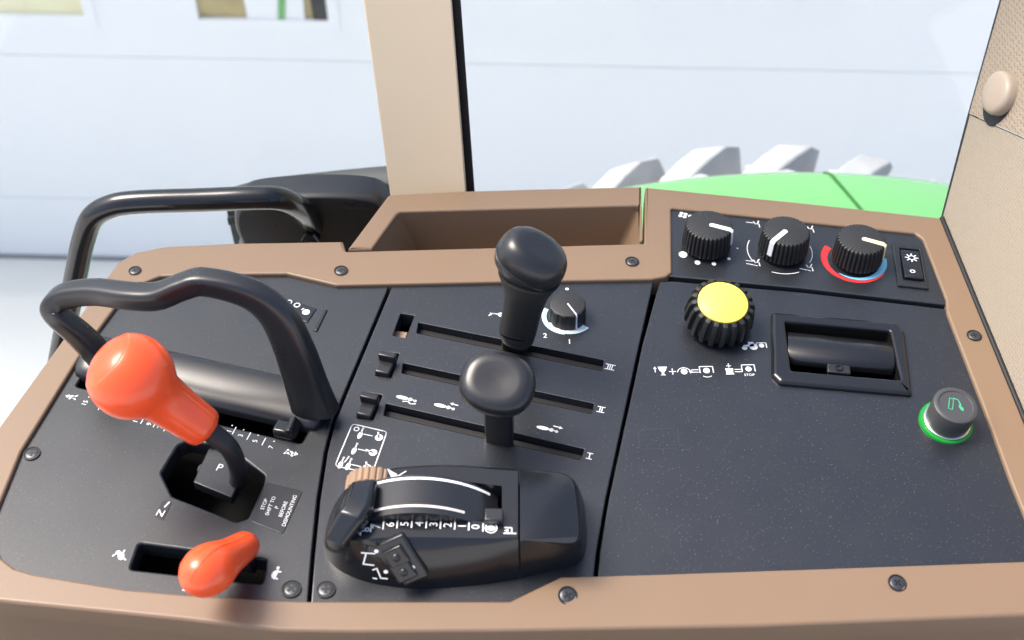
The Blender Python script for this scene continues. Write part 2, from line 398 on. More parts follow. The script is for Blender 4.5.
# screws
def screw_mesh():
    bm = bmesh.new()
    lathe(bm, [(0.6, 0.2), (4.6, 0.2), (5.2, 0.5), (5.2, 0.9), (4.7, 0.95), (4.4, 0.6)], Vector((0, 0, 0)), n=28); return bm
def head_mesh():
    bm = bmesh.new(); lathe(bm, [(4.0, 0.3), (4.0, 0.6), (3.6, 0.85), (2.2, 1.0), (0.4, 1.05)], Vector((0, 0, 0)), n=24); return bm
def cross_mesh():
    bm = bmesh.new()
    box(bm, Vector((0, 0, 1.0*MM)), 4.8, 1.2, 0.3, Vector((1, 0, 0)), Vector((0, 1, 0))); box(bm, Vector((0, 0, 1.0*MM)), 1.2, 4.8, 0.34, Vector((1, 0, 0)), Vector((0, 1, 0))); return bm
sw = None
for (px, py, z, tilt, sc) in [(135, 271, ZT, 0, 0.9), (341, 271, ZT, 0, 1), (632, 262, ZT, 0, 1), (974, 336, ZT, 0, 1), (897, 583.5, ZT, 0.15, 1.08), (567.5, 596, ZT, 0.25, 1.12), (32, 454, 0, 0, 1.05), (291.5, 589.5, 0, 0, 1.15), (326, 590, 0, 0, 1.12)]:
    if sw is None:
        sw = finish(screw_mesh(), 'screw', 'socket', None, 40); sw.parent = con
        h = finish(head_mesh(), 'screw_head', 'screw', None, 40); h.parent = sw
        c = finish(cross_mesh(), 'cross_slot', 'socket', None, 0); c.parent = sw; s_ = sw
    else: s_ = copy_tree(sw, con)
    s_.location = P(px, py, z) - ORG[con]; s_.rotation_euler = (tilt, 0, random.uniform(0, 1.5)); s_.scale = (sc, sc, sc)

# ------------------------------------------------------------------ printing on the panels
RU, RD = V, -U                                       # lettering that reads away from the seat: its x axis is V, its up is -U
def animal_rabbit(p): p.disc((0, 0), 2.6, 1.7); p.disc((2.7, 1.4), 1.3); p.line([(2.6, 2), (1.2, 4.2)], 0.8); p.line([(-1.5, -1), (-3, -2.2)], 0.9); p.line([(1.5, -1), (3.2, -2)], 0.8)
def animal_turtle(p): p.poly([(-3, -0.8), (-2.4, 1), (-0.8, 2), (1, 1.9), (2.4, 0.9), (3, -0.8)]); p.disc((3.9, 0.3), 1, 0.8); p.line([(-1.8, -0.8), (-2.2, -1.9)], 0.9); p.line([(1.8, -0.8), (2.2, -1.9)], 0.9)
p = Print(); p.at(121, 556, V*0.85-U*0.5, -U*0.85-V*0.5, 1.15); animal_rabbit(p); p.build('rabbit_symbol', 'white', con)
p = Print(); p.at(275.5, 574.5, V, -U, 1.2); animal_turtle(p); p.build('turtle_symbol', 'white', con)
p = Print(); p.at(186, 589, U, V).poly([(-2, -1.5), (2, -1.5), (1.5, 2), (-1, 2)]); p.build('slot_mark', 'white', con)
p = Print(); p.at(72, 397, U, V, 1.0); p.poly([(-5, 0), (-2.5, 1.6), (-2.5, -1.6)]); p.disc((0, 0), 2.2, 1.5); p.line([(-1, -2), (3, 2.2)], 1); p.line([(3, -1.6), (1, 1)], 1); p.build('fast_symbol', 'white', con)
p = Print(); p.at(289.5, 452.5, U, V, 1.0); p.poly([(6, 0), (3.5, 1.8), (3.5, -1.8)]); p.disc((0, 0), 2.8, 1.5); p.line([(-2, 2), (2.6, -2.2)], 1.1); p.line([(-3, -1.6), (-1, 1)], 1); p.build('slow_symbol', 'white', con)
for q, x, y in (('15', 85, 402.5), ('13', 122, 414), ('11', 136, 420), ('9', 149, 424), ('7', 160, 427), ('5', 170, 431), ('3', 180, 435), ('1', 229, 431), ('3', 240.5, 435.5), ('5', 255, 441), ('7', 271, 447)):
    p = Print(); p.at(x, y, V, -U).text(q, 3.4); p.disc((5, 0), 0.45); p.build('number', 'white', con)
for x, y in ((100, 407), (142.5, 420.5), (155, 424), (165.5, 428), (176, 432), (234, 431), (248.5, 436.5), (263.5, 442)):
    p = Print(); p.at(x, y).line([(0, -2.6), (0, 3.4)], 0.6); p.build('tick_mark', 'white', con)
# N plate and warning plate
sl = finish(slab(fillet(XY([(153.5, 518), (163, 520.5), (172, 503), (163, 500.5)]), 0.8), [], -1, 0.25, 0.2), 'position_plate', 'satin', con)
p = Print(0.3); p.at(160.5, 513, U, V).text('N', 5); p.at(167, 504.5, U, V).line([(-0.5, -2), (0.5, 2)], 1); p.build('position_letter', 'white', con)
wpl = finish(slab(fillet(XY([(266.5, 482.5), (303, 491.5), (283, 534.5), (250.5, 521.5)]), 2, 4), [], -1, 0.4, 0.4), 'warning_plate', 'satin', con)
p = Print(0.45)
e0 = (P(266.5, 482.5)-P(250.5, 521.5)).normalized(); e1 = (P(303, 491.5)-P(266.5, 482.5)).normalized()
p.on(P(276.5, 508, 0.7), e0, -e1)
for i, t in enumerate(('STOP', 'SHIFT TO', 'P', 'BEFORE', 'DISMOUNTING')): p.text(t, 2.5, (0.5, 8.6-4.3*i))
p.build('warning_lettering', 'white', con)
gp = finish(slab(fillet(XY([(193, 482), (231.5, 497.5), (238.5, 485), (233, 479), (240, 468), (229, 449), (210, 445)], -5), 1.0), [], -12, -5, 0.8), 'gate_plate', 'panel', con)
p = Print(-5); p.at(220, 467.5, U, V).text('P', 5.8); p.build('gate_letter', 'white', con)
bm = bmesh.new(); lathe(bm, [(5, -14), (5, -7), (4, -6)], P(203, 462, 0), n=24); finish(bm, 'gate_bolt', 'hood', con)
# indicator by the loop lever
ind = finish(slab(fillet(XY([(287, 299), (317, 309), (307.5, 323), (272, 312)]), 1), [], -1, 0.7, 0.5), 'indicator_plate', 'gloss', con)
p = Print(0.75); p.at(289, 302, U, V).arc((0, 0), 2, 0, 360, 0.8); p.at(297, 305, U, V).arc((0, 0), 2, 0, 360, 0.8); p.at(306, 312, U, V).disc((0, 0), 2.8).line([(-4, 1.5), (-3, 3)], 0.8); p.build('indicator_symbols', 'white', con)
ir = finish(slab(fillet(XY([(324, 309.5), (327.5, 310.5), (317, 332), (313.5, 331)]), 0.5), [], -1, 1.2, 0.5), 'panel_rib', 'satin', con)
# middle panel symbols
def cyl(p, arrow=0):
    p.disc((-3.4, 0), 4.4, 1.5); p.disc((2.4, -0.2), 1.5); p.line([(1, 0), (6.4, -0.4)], 0.8)
    p.disc((6, -0.6), 1.1)
    if arrow > 0: p.line([(3, 3.6), (8, 3.2)], 0.7).poly([(7, 4.6), (9.4, 3), (7, 1.9)])
    if arrow < 0: p.line([(3.5, 3.6), (8, 3.2)], 0.7).poly([(4.6, 4.9), (2.4, 3.6), (4.6, 2.3)])
for x, y, a in ((445, 406.5, -1), (548, 429, 1)):
    p = Print(); p.at(x, y); cyl(p, a); p.build('cylinder_symbol', 'white', con)
p = Print(); p.at(407, 398.5); cyl(p, 0); p.line([(-2, -3.2), (1, -2.2), (4, -4), (7, -3)], 0.7); p.build('float_symbol', 'white', con)
p = Print(); p.at(495, 315); p.disc((4, 1.5), 2.4, 2).line([(-4, -1.5), (-2, 1.2), (5, 1.5)], 0.9).line([(-4, 1), (0, 1)], 0.6); p.build('flow_symbol', 'white', con)
for x, y, k in ((610, 367, 3), (601, 409.5, 2), (589.5, 456, 1)):
    p = Print(); p.at(x, y, sc=0.72)
    w = 1.4+1.0*k
    p.line([(-w, -3.2), (w, -3.2)], 0.9); p.line([(-w, 3.2), (w, 3.2)], 0.9)
    for i in range(k): xx = (i-(k-1)/2)*2.0; p.line([(xx, -3), (xx, 3)], 0.9)
    p.build('numeral', 'white', con)
p = Print()
box_px = [(352.5, 424), (387, 432), (372, 474), (335, 466)]
q = fillet(XY(box_px), 2.5, 4); p.on(Vector((0, 0, 0.25*MM)), Vector((1000, 0, 0))*MM*1000/1000, Vector((0, 1, 0)))
p.x = Vector((1, 0, 0)); p.y = Vector((0, 1, 0)); p.line([(v.x/MM, v.y/MM) for v in q], 0.7, True)
def vcyl(x, y): p.at(x, y).disc((0, -1), 1.5, 3.2).line([(0, 1), (0, 5)], 0.9); p.disc((0, 5), 0.8)
def knob_(x, y, t): p.at(x, y).disc((0, 0), 2.7).line([(0, 0), t], 1.1)
vcyl(360.5, 434); vcyl(354.5, 449.5); vcyl(341, 463.5); vcyl(348.5, 465)
p.at(356.5, 429).arc((0, 0), 1.6, 0, 360, 0.7); p.at(343, 459).line([(2, -2), (3, 3)], 0.7)
knob_(379, 437.5, (-2, 4)); knob_(373, 452.5, (-5, 1)); knob_(367, 467.5, (-2, 4))
for x, y in ((368, 435), (362.5, 450), (356, 465.5)): p.at(x, y).line([(-3, 0), (3, 0)], 0.6)
p.build('lever_legend', 'white', con)
# right panel symbols
X1, Y1 = Vector((1, 0.02, 0)).normalized(), Vector((-0.02, 1, 0)).normalized()
p = Print()
p.at(661, 371, X1, Y1).poly([(-2, 4), (4.4, 4), (3.4, 0.5), (2, -1), (2, -3), (3.2, -4), (-0.6, -4), (0.4, -3), (0.4, -1), (-1, 0.5)]).line([(-4, -1), (-4, 3)], 0.55).poly([(-5.3, 2), (-4, 4.2), (-2.7, 2)])
p.at(672.5, 371.5, X1, Y1).line([(-2.2, 0), (2.2, 0)], 0.65).line([(0, -2.6), (0, 2.6)], 0.65)
p.at(684, 371, X1, Y1).disc((0, -0.5), 2.3, 2.6).arc((0, -1.5), 4.6, 10, 175, 0.55).poly([(3.2, 0), (6, 0), (4.6, -2.4)])
p.at(695, 371, X1, Y1).line([(-2.4, 1.1), (2.4, 1.1)], 0.55).line([(-2.4, -1.1), (2.4, -1.1)], 0.55)
p.at(706.5, 370.5, X1, Y1).disc((0, 0), 2.3, 2.5).line([(-4.6, -2), (-4.6, 3.8), (4.6, 3.8), (4.6, -2)], 0.65).arc((0, -1.5), 4.6, 230, 310, 0.55)
p.at(729.5, 370.5, X1, Y1).poly([(-2.8, 2), (2.8, 2), (2.2, -2), (3, -3.6), (-3, -3.6), (-2.2, -2)]).line([(0, 3), (0, 6.4)], 0.55).line([(-1.5, 4.4), (1.5, 4.4)], 0.55)
p.at(738.5, 370.5, X1, Y1).line([(-2.4, 1.1), (2.4, 1.1)], 0.55).line([(-2.4, -1.1), (2.4, -1.1)], 0.55)
p.at(748.5, 369, X1, Y1).disc((0, 0), 2.1, 2.3).line([(-4.6, -2), (-4.4, 4), (4.4, 4), (4.4, -2)], 0.65)
p.at(749.5, 374.8, X1, Y1).text('STOP', 2.2)
p.at(750, 346, X1, Y1).disc((2.4, -0.8), 3, 3).disc((-4, -1.8), 1.9, 2).poly([(-4.5, -0.5), (-4.5, 1), (-1, 1.4), (-1, 4), (3, 4), (3, -0.5)])
p.at(761.5, 345.5, X1, Y1).disc((0, 0), 1.9, 2).line([(-3.4, -2), (-3.4, 2.6), (3.4, 2.6), (3.4, -2)], 0.7)
p.build('takeoff_symbols', 'white', con)
p = Print(-0.15); p.x = Vector((1, 0, 0)); p.y = Vector((0, 1, 0)); p.o = Vector((0, 0, 0.1*MM))
p.line([(v.x/MM, v.y/MM) for v in fillet(XY([(638, 430), (677.5, 428), (679.5, 448), (640, 449.5)]), 0.6)], 0.32, True); p.build('knockout_outline', 'lighter', con)
# climate panel printing
p = Print(1.0)
p.at(683, 215, X1, Y1)
for k in range(4): a = k*math.pi/2+0.4; p.disc((2.4*math.cos(a), 2.4*math.sin(a)), 1.5)
p.disc((5.5, -1.5), 1.6)
p.build('fan_symbol', 'white', con)
for x, y, r in ((683, 254.5, 3.2), (697.5, 262.5, 2.1), (714, 263.8, 1.7), (729, 258.8, 1.3), (737.5, 248.3, 0.7)):
    p = Print(1.0); p.at(x, y, X1, Y1).disc((0, 0), r, r*1.1); p.build('fan_speed_mark', 'white', con)
def seatman(p, k):
    p.line([(0, 3), (1, 0), (4, 0), (4, -4)], 0.8).line([(2.5, 0), (4.4, 3.6)], 1.0)
    if k & 1: p.line([(-6, 2.5), (-1, 1.5)], 0.6)
    if k & 2: p.line([(-6, -1), (0, -3), (2, -4)], 0.6)
p = Print(1.0)
for x, y, k in ((754, 224, 1), (754, 262.5, 3), (807, 267.5, 2), (808, 229, 1)): p.at(x, y, X1, Y1, 0.95); seatman(p, k)
p.at(781, 251, X1, Y1).arc((0, 0), 25.5, 150, 205, 0.6).arc((0, 0), 25.5, 245, 292, 0.6).arc((0, 0), 23.5, -35, 12, 0.6)
p.build('airflow_marks', 'white', con)
p = Print(1.0); p.at(855.5, 260.5, X1, Y1).arc((0, 0), 23.4, 138, 322, 5.6, 40, 1.0); p.build('warm_arc', 'redprint', con)
p = Print(1.05); p.at(855.5, 260.5, X1, Y1).arc((0, 0), 20.4, 222, 365, 0.6, 40, 6.6); p.build('cool_arc', 'blueprint', con)
p = Print(0.0); p.at(567, 316.5, X1, Y1).arc((0, 0), 16.6, 150, 262, 3.4, 30, 3.4); p.arc((0, 0), 15.4, 262, 322, 4, 20, 7.6); p.build('dial_arc', 'paleblue', con)
p = Print(0.06); p.at(567, 316.5, X1, Y1).arc((0, 0), 14.6, 205, 318, 2.2, 24, 5.0); p.build('dial_ring', 'white', con)
p = Print(); p.at(567, 289, X1, Y1).disc((0, 0), 1.3); p.build('dial_mark', 'white', con)
for q, x, y in (('2', 545, 335.5), ('1', 569.5, 341.5)):
    p = Print(); p.at(x, y, X1, Y1).text(q, 4.6); p.build('number', 'white', con)

# ================================================================== LEVERS
def stem_to(bm, a, b, w, d): sweep(bm, [a, a.lerp(b, 0.5), b], [(w, d)]*3, 16, 3, ex=4, up=V, caps=False)
# tall lever
t = thing('hydraulic_lever', 'tall black lever with waisted rubber grip and slanted glossy cap, in topmost slot', 'lever', P(514, 346, 0))
base = P(514, 350, -10); neck = P(518, 336, 14)
bm = bmesh.new(); stem_to(bm, base, P(517, 334, 20), 9.5, 4.5); finish(bm, 'stem', 'satin', t)
g = [P(518, 331, 26), P(519, 325, 31), P(523, 308, 49), P(527, 290, 67), P(530, 274, 82)]
bm = bmesh.new(); sweep(bm, g, [(12.8, 12), (13, 12.3), (13.3, 12.5), (15.2, 13.4), (20.8, 17)], 32, 6, ex=2.4, up=V, caps=False); finish(bm, 'grip', 'rubber', t, 50)
bm = bmesh.new(); sweep(bm, [P(517.5, 337, 20), P(518, 334, 23), P(518, 331, 25.5)], [(11.5, 11), (12.2, 11.5), (12.4, 11.8)], 28, 4, ex=2.4, up=V, caps=False); finish(bm, 'grip_collar', 'satin', t)
capax = Vector((0.52, -0.12, 1)).normalized()
bm = bmesh.new(); lathe(bm, [(12, -12), (17, -10), (20.8, -6), (22.4, -1), (22.9, 0), (22.4, 0.6), (22.8, 2), (22.6, 7), (21.4, 11.5), (19.0, 15), (15.5, 17.2), (11, 17.7), (6, 17.5), (0.5, 17.4)], P(528.5, 263, 88), capax, 56, ref=U, sx=1.05, sy=0.86, ex=2.3, cap1=True)
finish(bm, 'cap', 'satin', t, 60)
# short lever
t = thing('hydraulic_lever', 'short black lever with rounded square knob, in the lowest slot nearest the seat', 'lever', P(500, 440, 0))
bm = bmesh.new(); stem_to(bm, P(499.5, 450, -10), P(499, 402, 40), 9.5, 4.2); finish(bm, 'stem', 'satin', t)
capax = Vector((-0.02, -0.42, 1)).normalized()
bm = bmesh.new(); lathe(bm, [(8, -14), (13, -12.5), (18.5, -8.5), (22.4, -3), (24.0, 3), (23.5, 7), (21.4, 10.4), (18.0, 12.3), (13, 12.3), (7, 11.7), (0.5, 11.5)], P(497.5, 386, 52), capax, 56, ref=U, sx=1.0, sy=0.86, ex=2.35)
finish(bm, 'knob', 'satin', t, 60)
for o_ in (0,): pass
# detent sliders
sl1 = None
for (hole, lab) in ((det2, 'small black slider switch beside the middle lever slot'), (det1, 'small black slider switch beside the lowest lever slot, above the framed white legend')):
    a, b_, c_, d_ = [P(x, y, 0) for x, y in hole]
    org = (a+b_+c_+d_)/4
    if sl1 is None:
        t = thing('slider_switch', lab, 'switch', org, 'slider switches beside the lever slots'); sl1 = t
        bm = bmesh.new(); box(bm, org+V*(-4*MM)+Z*(-2*MM), 10.5, 15, 12); bev(finish(bm, 'slider_body', 'satin', t, 30), 1.2)
        bm = bmesh.new(); box(bm, org+V*(1.5*MM)+Z*(6*MM), 12.5, 5, 7); bev(finish(bm, 'thumb_ridge', 'satin', t, 30), 1.0)
    else:
        c = copy_tree(sl1); c.location = org; c['label'] = lab
bm = bmesh.new(); q = [P(x, y, -7) for x, y in ((397, 331), (407.5, 332.5), (405, 338.5), (394, 337))]; prism(bm, q, Vector((0, 0, -3*MM))); finish(bm, 'slider_stop', 'tan', con)

# ------------------------------------------------------------------ red gear lever
t = thing('gear_lever', 'large orange red mushroom knob lever with bent black stem in angular gate', 'gear lever', P(238, 478, 0))
A = P(204, 428, 48); B = P(131, 376.5, 90)
bm = bmesh.new(); sweep(bm, [P(237, 484, -10), P(238, 470, 8), P(230, 449, 32), P(212, 433, 45), P(192, 418, 56)], [(5.4, 5.4), (5.8, 5.8), (6.2, 6.2), (6.6, 6.6), (6.8, 6.8)], 20, 6, up=Vector((0, 1, 0)), caps=False); finish(bm, 'stem', 'rubber', t, 60)
ax = (B-A); LN = ax.length/MM
RB = 25.8
prof = [(0.3, -3.0), (9.5, -2.8), (12.2, -1), (13.0, 2), (13.4, 8), (14.0, LN*0.3), (14.8, LN*0.45), (16.2, LN-21.5)]
for k in range(1, 17):
    a = math.radians(-48+k*(48+40)/16); prof.append((RB*math.cos(a), LN+RB*math.sin(a)))
hb_ = LN+RB*math.sin(math.radians(40))
prof += [(19.2, hb_+0.5), (18.7, hb_+0.45), (18.0, hb_+1.1), (15, hb_+3.2), (10, hb_+5.4), (5, hb_+6.6), (0.4, hb_+6.9)]
bm = bmesh.new(); lathe(bm, prof, A, ax, 56); finish(bm, 'knob', 'red', t, 70)
# ------------------------------------------------------------------ small red lever
t = thing('throttle_lever', 'small orange red teardrop knob lever in the slot between rabbit and turtle symbols', 'lever', P(245, 566, 0))
A = P(245, 546, 14); B = P(208, 570, 36); ax = B-A; LN = ax.length/MM
bm = bmesh.new(); stem_to(bm, P(248, 566, -14), P(240, 552, 18), 6, 4); finish(bm, 'stem', 'satin', t)
prof = [(0.3, -7), (4, -6.4), (7.6, -4), (9.2, 0), (9.8, LN*0.2), (10.6, LN*0.4), (12.0, LN*0.6), (13.8, LN*0.78), (14.9, LN*0.95), (14.6, LN*1.1), (12.9, LN*1.24), (9.8, LN*1.36), (5, LN*1.44), (0.3, LN*1.46)]
bm = bmesh.new(); lathe(bm, prof, A, ax, 44); finish(bm, 'knob', 'red', t, 70)
bm = bmesh.new()                                        # moulding seam round the teardrop
x_, y_, z_ = frame(ax); side = Vector((0.3, 0.15, 1)); side = (side-z_*side.dot(z_)).normalized()
sm = [A+z_*(h*MM)+side*((r+0.05)*MM) for r, h in prof[3:]]
sweep(bm, sm, [(0.22, 0.15)]*len(sm), 8, 2, up=side, caps=False); finish(bm, 'moulding_seam', 'red', t)

# ------------------------------------------------------------------ loop lever
t = thing('loop_lever', 'large black loop handled lever on half round bar over a numbered slot', 'lever', P(200, 390, 0))
b0, b1 = P(84, 358, 2), P(326, 412, 2)
d = (b1-b0).normalized(); w = Vector((-d.y, d.x, 0)); rings = []
for s, f in ((0, 0.75), (0.015, 0.95), (0.05, 1), (0.5, 1), (0.96, 1), (0.99, 0.95), (1.0, 0.8)):
    c = b0.lerp(b1, s); rings.append([c + w*(17*MM*f*math.cos(a)) + Z*(9.5*MM*f*(max(0, math.sin(a))**0.45) - 1*MM)*(1.0) + Z*(3.5*MM*math.cos(a)*f) for a in [math.pi*k/18 for k in range(19)]])
bm = bmesh.new(); loft(bm, rings); finish(bm, 'base_bar', 'satin', t, 50)
lpts = [P(316, 411, 6), P(307, 386, 26), P(293, 346, 58), P(276, 314, 82), P(248, 293, 96), P(205, 282, 102), P(184, 286, 99), P(158, 296, 92), P(130, 296, 88), P(95, 292, 82), P(65, 296, 74), P(53, 307, 66), P(60, 318, 58), P(80, 335, 42), P(102, 358, 20), P(110, 368, 10)]
lr = [(16, 9), (14.5, 8), (13.2, 7.5), (12.2, 7.2), (9.8, 7.2), (8, 7.6), (7.6, 8), (7.6, 8), (7.6, 7.8), (7.6, 7.4), (7.6, 7), (7.4, 6.6), (8, 6.8), (9, 7), (9.5, 7.5), (10, 8)]
bm = bmesh.new(); sweep(bm, lpts, lr, 32, 6, ex=4.2, up=w, caps=False); finish(bm, 'loop_handle', 'satin', t, 60)
t2 = thing('slot_stop', 'small black sliding stop in numbered slot under the loop lever', 'slider', P(287, 431, 0))
bm = bmesh.new(); box(bm, P(286, 431, 2), 15, 11, 10); bev(finish(bm, 'stop_block', 'gloss', t2, 30), 2)
bm = bmesh.new(); box(bm, P(293, 428, 6), 5, 13, 9, (U*0.9+Z*0.4).normalized(), V, (Z*0.9-U*0.4).normalized()); bev(finish(bm, 'stop_grip', 'gloss', t2, 30), 1.2)

# ------------------------------------------------------------------ hitch control unit
HH = 34.0
t = thing('hitch_control', 'domed black hitch control unit with curved white lined drum and number scale', 'control unit', P(450, 540, 0))
Tp = [(518, 537), (495, 538), (470, 538), (420, 537), (378, 538), (356, 541), (344, 535), (340, 517), (350, 493), (368, 477), (400, 469), (450, 466.5), (495, 469.5), (518, 471)]
Bp = [(519, 579), (495, 583), (470, 586), (420, 589), (375, 584), (346, 574), (329, 561), (323, 545), (332, 513), (356, 492), (400, 482), (450, 480), (495, 482), (519, 483)]
def unit_rings(Tp, Bp, H, prof, n=6):
    tt = catmull([P(x, y, H) for x, y in Tp], n); bb = catmull([P(x, y, 0) for x, y in Bp], n)
    return [[Vector((a.x*(1-k)+b.x*k, a.y*(1-k)+b.y*k, H*zf*MM)) for a, b in zip(bb, tt)] for k, zf in prof]
PR = [(0, 0), (0.10, 0.2), (0.30, 0.48), (0.52, 0.72), (0.72, 0.88), (0.88, 0.965), (1, 1)]
rg = unit_rings(Tp, Bp, HH, PR)
hole = fillet([P(x, y, HH).xy for x, y in ((372, 482), (440, 478.5), (502, 486), (502, 523), (440, 518.5), (372, 520))], 1, 2)
bm = bmesh.new(); vr = loft(bm, rg, True, False)
hv = [bm.verts.new((p_.x, p_.y, HH*MM)) for p_ in hole]; hb = [bm.verts.new((p_.x, p_.y, (HH-22)*MM)) for p_ in hole]
vs = [bm.verts.new(v.co) for v in vr[-1]]+[bm.verts.new(v.co) for v in hv]
for tr_ in tessellate_polygon([[v.co for v in vr[-1]], [v.co for v in hv]]):
    try: bm.faces.new([vs[i] for i in tr_])
    except ValueError: pass
for j in range(len(hv)): k = (j+1) % len(hv); bm.faces.new((hv[j], hv[k], hb[k], hb[j]))
bm.faces.new(hb)
hs = finish(bm, 'housing', 'gloss', t, 38)
Te = [(520, 540), (548, 542), (570, 543), (577, 539), (577.5, 525), (575, 500), (571, 482), (562, 475.5), (540, 472.5), (520, 471)]
Be = [(521, 578), (548, 572), (574, 565), (584, 556), (587, 538), (586, 520), (582, 500), (566, 488), (540, 485), (520, 484)]
bm = bmesh.new(); loft(bm, unit_rings(Te, Be, HH+0.6, PR)); finish(bm, 'end_cover', 'gloss', t, 62)
# drum
HX = (P(505, 526, HH)-P(385, 524, HH)).normalized(); HY = Vector((-HX.y, HX.x, 0))
RD_ = 64.0; dc = P(420, 501.5, HH) + Z*((8.5-RD_)*MM)
def drum(v0, v1, r, a0=-38, a1=46, n=26):
    bm = bmesh.new(); rings = []
    for i in range(n+1):
        a = math.radians(a0+(a1-a0)*i/n); q = dc + HX*(r*math.sin(a)*MM) + Z*(r*math.cos(a)*MM); rq = dc + HX*((r-9)*math.sin(a)*MM) + Z*((r-9)*math.cos(a)*MM)
        rings.append([q+HY*(v0*MM), q+HY*(v1*MM), rq+HY*(v1*MM), rq+HY*(v0*MM)])
    loft(bm, rings); return bm
dr = finish(drum(-14.5, 13.5, RD_), 'drum', 'satin', t, 30)
finish(drum(9.8, 11.6, RD_+0.3, -37, 40), 'drum_line', 'white', dr, 30); finish(drum(-10.4, -8.6, RD_+0.3, -37, 25), 'drum_line', 'pale_line', dr, 30)
bm = bmesh.new(); box(bm, P(494, 518, HH+1), 11, 9, 8, HX, HY); bev(finish(bm, 'drum_stop', 'satin', t, 30), 1)
# finger paddle
bm = bmesh.new()
rings = []
for q, hw, th, tx in ((P(364, 486, HH+5), 8.6, 5, Vector((0.15, -1, 0.12))), (P(358, 510, HH+9), 8.6, 6, Vector((0.0, -1, -0.05))), (P(352, 518, HH+8.5), 8.4, 6, Vector((-0.4, -1, -0.4))), (P(335, 543, HH-4), 7.0, 4.2, Vector((-0.45, -0.9, -0.6)))):
    tx = tx.normalized(); sd = tx.cross(Z).normalized(); un = sd.cross(tx).normalized()
    rings.append([q+sd*(a*hw*MM)+un*(b*th*MM) for a, b in ((-1, -1), (1, -1), (1, 0.5), (0.72, 1), (-0.72, 1), (-1, 0.5))])
loft(bm, rings); bev(finish(bm, 'finger_paddle', 'gloss', t, 25), 1.6, 3)
# tan thumbwheel
bm = bmesh.new(); lathe(bm, [(15, -6), (16.5, -5), (16.5, 5), (15, 6)], P(372, 489, HH-13), HY, 96, mod=lambda a, k: 1-0.07*(0.5+0.5*math.cos(24*a))**3); finish(bm, 'thumbwheel', 'tan', t, 30)
# numbers
nums = [('0', 475.5, 526.8), ('1', 462, 526), ('2', 447.5, 525), ('3', 433.5, 524.3), ('4', 419, 523.8), ('5', 404.5, 523.8), ('6', 390, 524.5), ('7', 376.5, 526.5), ('8', 365.5, 529.5), ('9', 356, 533)]
for q, x, y in nums:
    p = Print(HH); p.at(x, y, HY, -HX).text(q, 4.9); p.build('number', 'white', t)
for (q, x, y), (q2, x2, y2) in zip(nums, nums[1:]+[('', 343, 540)]):
    if x2 > 350: p = Print(HH); p.at((x+x2)/2, (y+y2)/2, HX, HY).line([(0, -2.6), (0, 2.6)], 0.8); p.build('tick_mark', 'white', t)
p = Print(HH); p.at(483, 527.5, HX, HY).line([(0, -2.6), (0, 2.6)], 0.8); p.build('tick_mark', 'white', t)
p = Print(HH); p.at(491, 528, HX, HY).disc((0, 0), 2.6, 1.9).arc((0, 0), 3.4, 0, 360, 0.7); p.build('lock_symbol', 'white', t)
p = Print(HH); p.at(510, 530.5, HX, HY).line([(-3, 2), (1, 2), (1, -1)], 0.8).line([(-3.4, -2), (3.4, -2)], 0.9).poly([(-3.5, 0), (-1, 1), (-1, -1.4)]); p.build('lower_symbol', 'white', t)
p = Print(HH); p.at(393.5, 474, U, V).poly([(-5, 3), (0, -3.4), (3.4, -2.2), (2, 0.5), (-2, 1.8)]).line([(3, -1), (6.5, 4)], 0.7); p.build('wheel_mark', 'white', t)
# rocker buttons on the front slope
p0 = P(410, 560, 24); nf = (P(440, 538, HH)-P(400, 538, HH)).cross(P(405, 586, 4)-P(400, 538, HH)).normalized()
if nf.dot(CAM-p0) < 0: nf = -nf
fx = (P(440, 538, HH)-P(400, 538, HH)).normalized(); fy = nf.cross(fx)
pbase = P(405, 588, 0)*0.5+P(405, 538, HH)*0.5
def F(x, y, e=0): return PN(x, y, pbase+nf*(4.6*MM), nf)+nf*(e*MM)
bx = (F(421, 579)-F(394, 553)).normalized(); bx = (F(420, 578)-F(400, 546)).normalized()
sx_ = nf.cross(bx)
bm = bmesh.new(); box(bm, F(404, 560, -1.5), 32, 16, 5, bx, sx_, nf); bev(finish(bm, 'button_surround', 'satin', t, 30), 1.5)
for x, y in ((396.5, 555.5), (404, 570)):
    bm = bmesh.new(); box(bm, F(x, y, 0.6), 12.5, 12.5, 4, bx, sx_, nf); bb_ = bev(finish(bm, 'push_button', 'gloss', t, 30), 1.2)
    bm = bmesh.new(); lathe(bm, [(2.6, 0), (2.2, 1.2), (0.3, 1.7)], F(x, y, 2.3), nf, 20); finish(bm, 'button_dimple', 'satin', bb_, 60)
p = Print()
for q in ((376.5, 550), (401.5, 548.5), (386, 570.5), (413, 566)):
    p.on(F(q[0], q[1], 1.4), bx, sx_).disc((0, 0), 1.3)
p.on(F(369, 558, 0.8), fx, fy).line([(-4, 4), (3.6, 3.4)], 0.9).line([(-1.4, 3.6), (-3.4, -3.6), (2.6, -4.4)], 0.9)
p.on(F(380, 573, 0.8), fx, fy).line([(-4, 2.6), (-1.6, 3.6), (0.4, -3), (4.2, -3.4)], 0.9).line([(-4, -3), (-2, -3.4)], 0.9)
p.build('button_symbols', 'white', t)

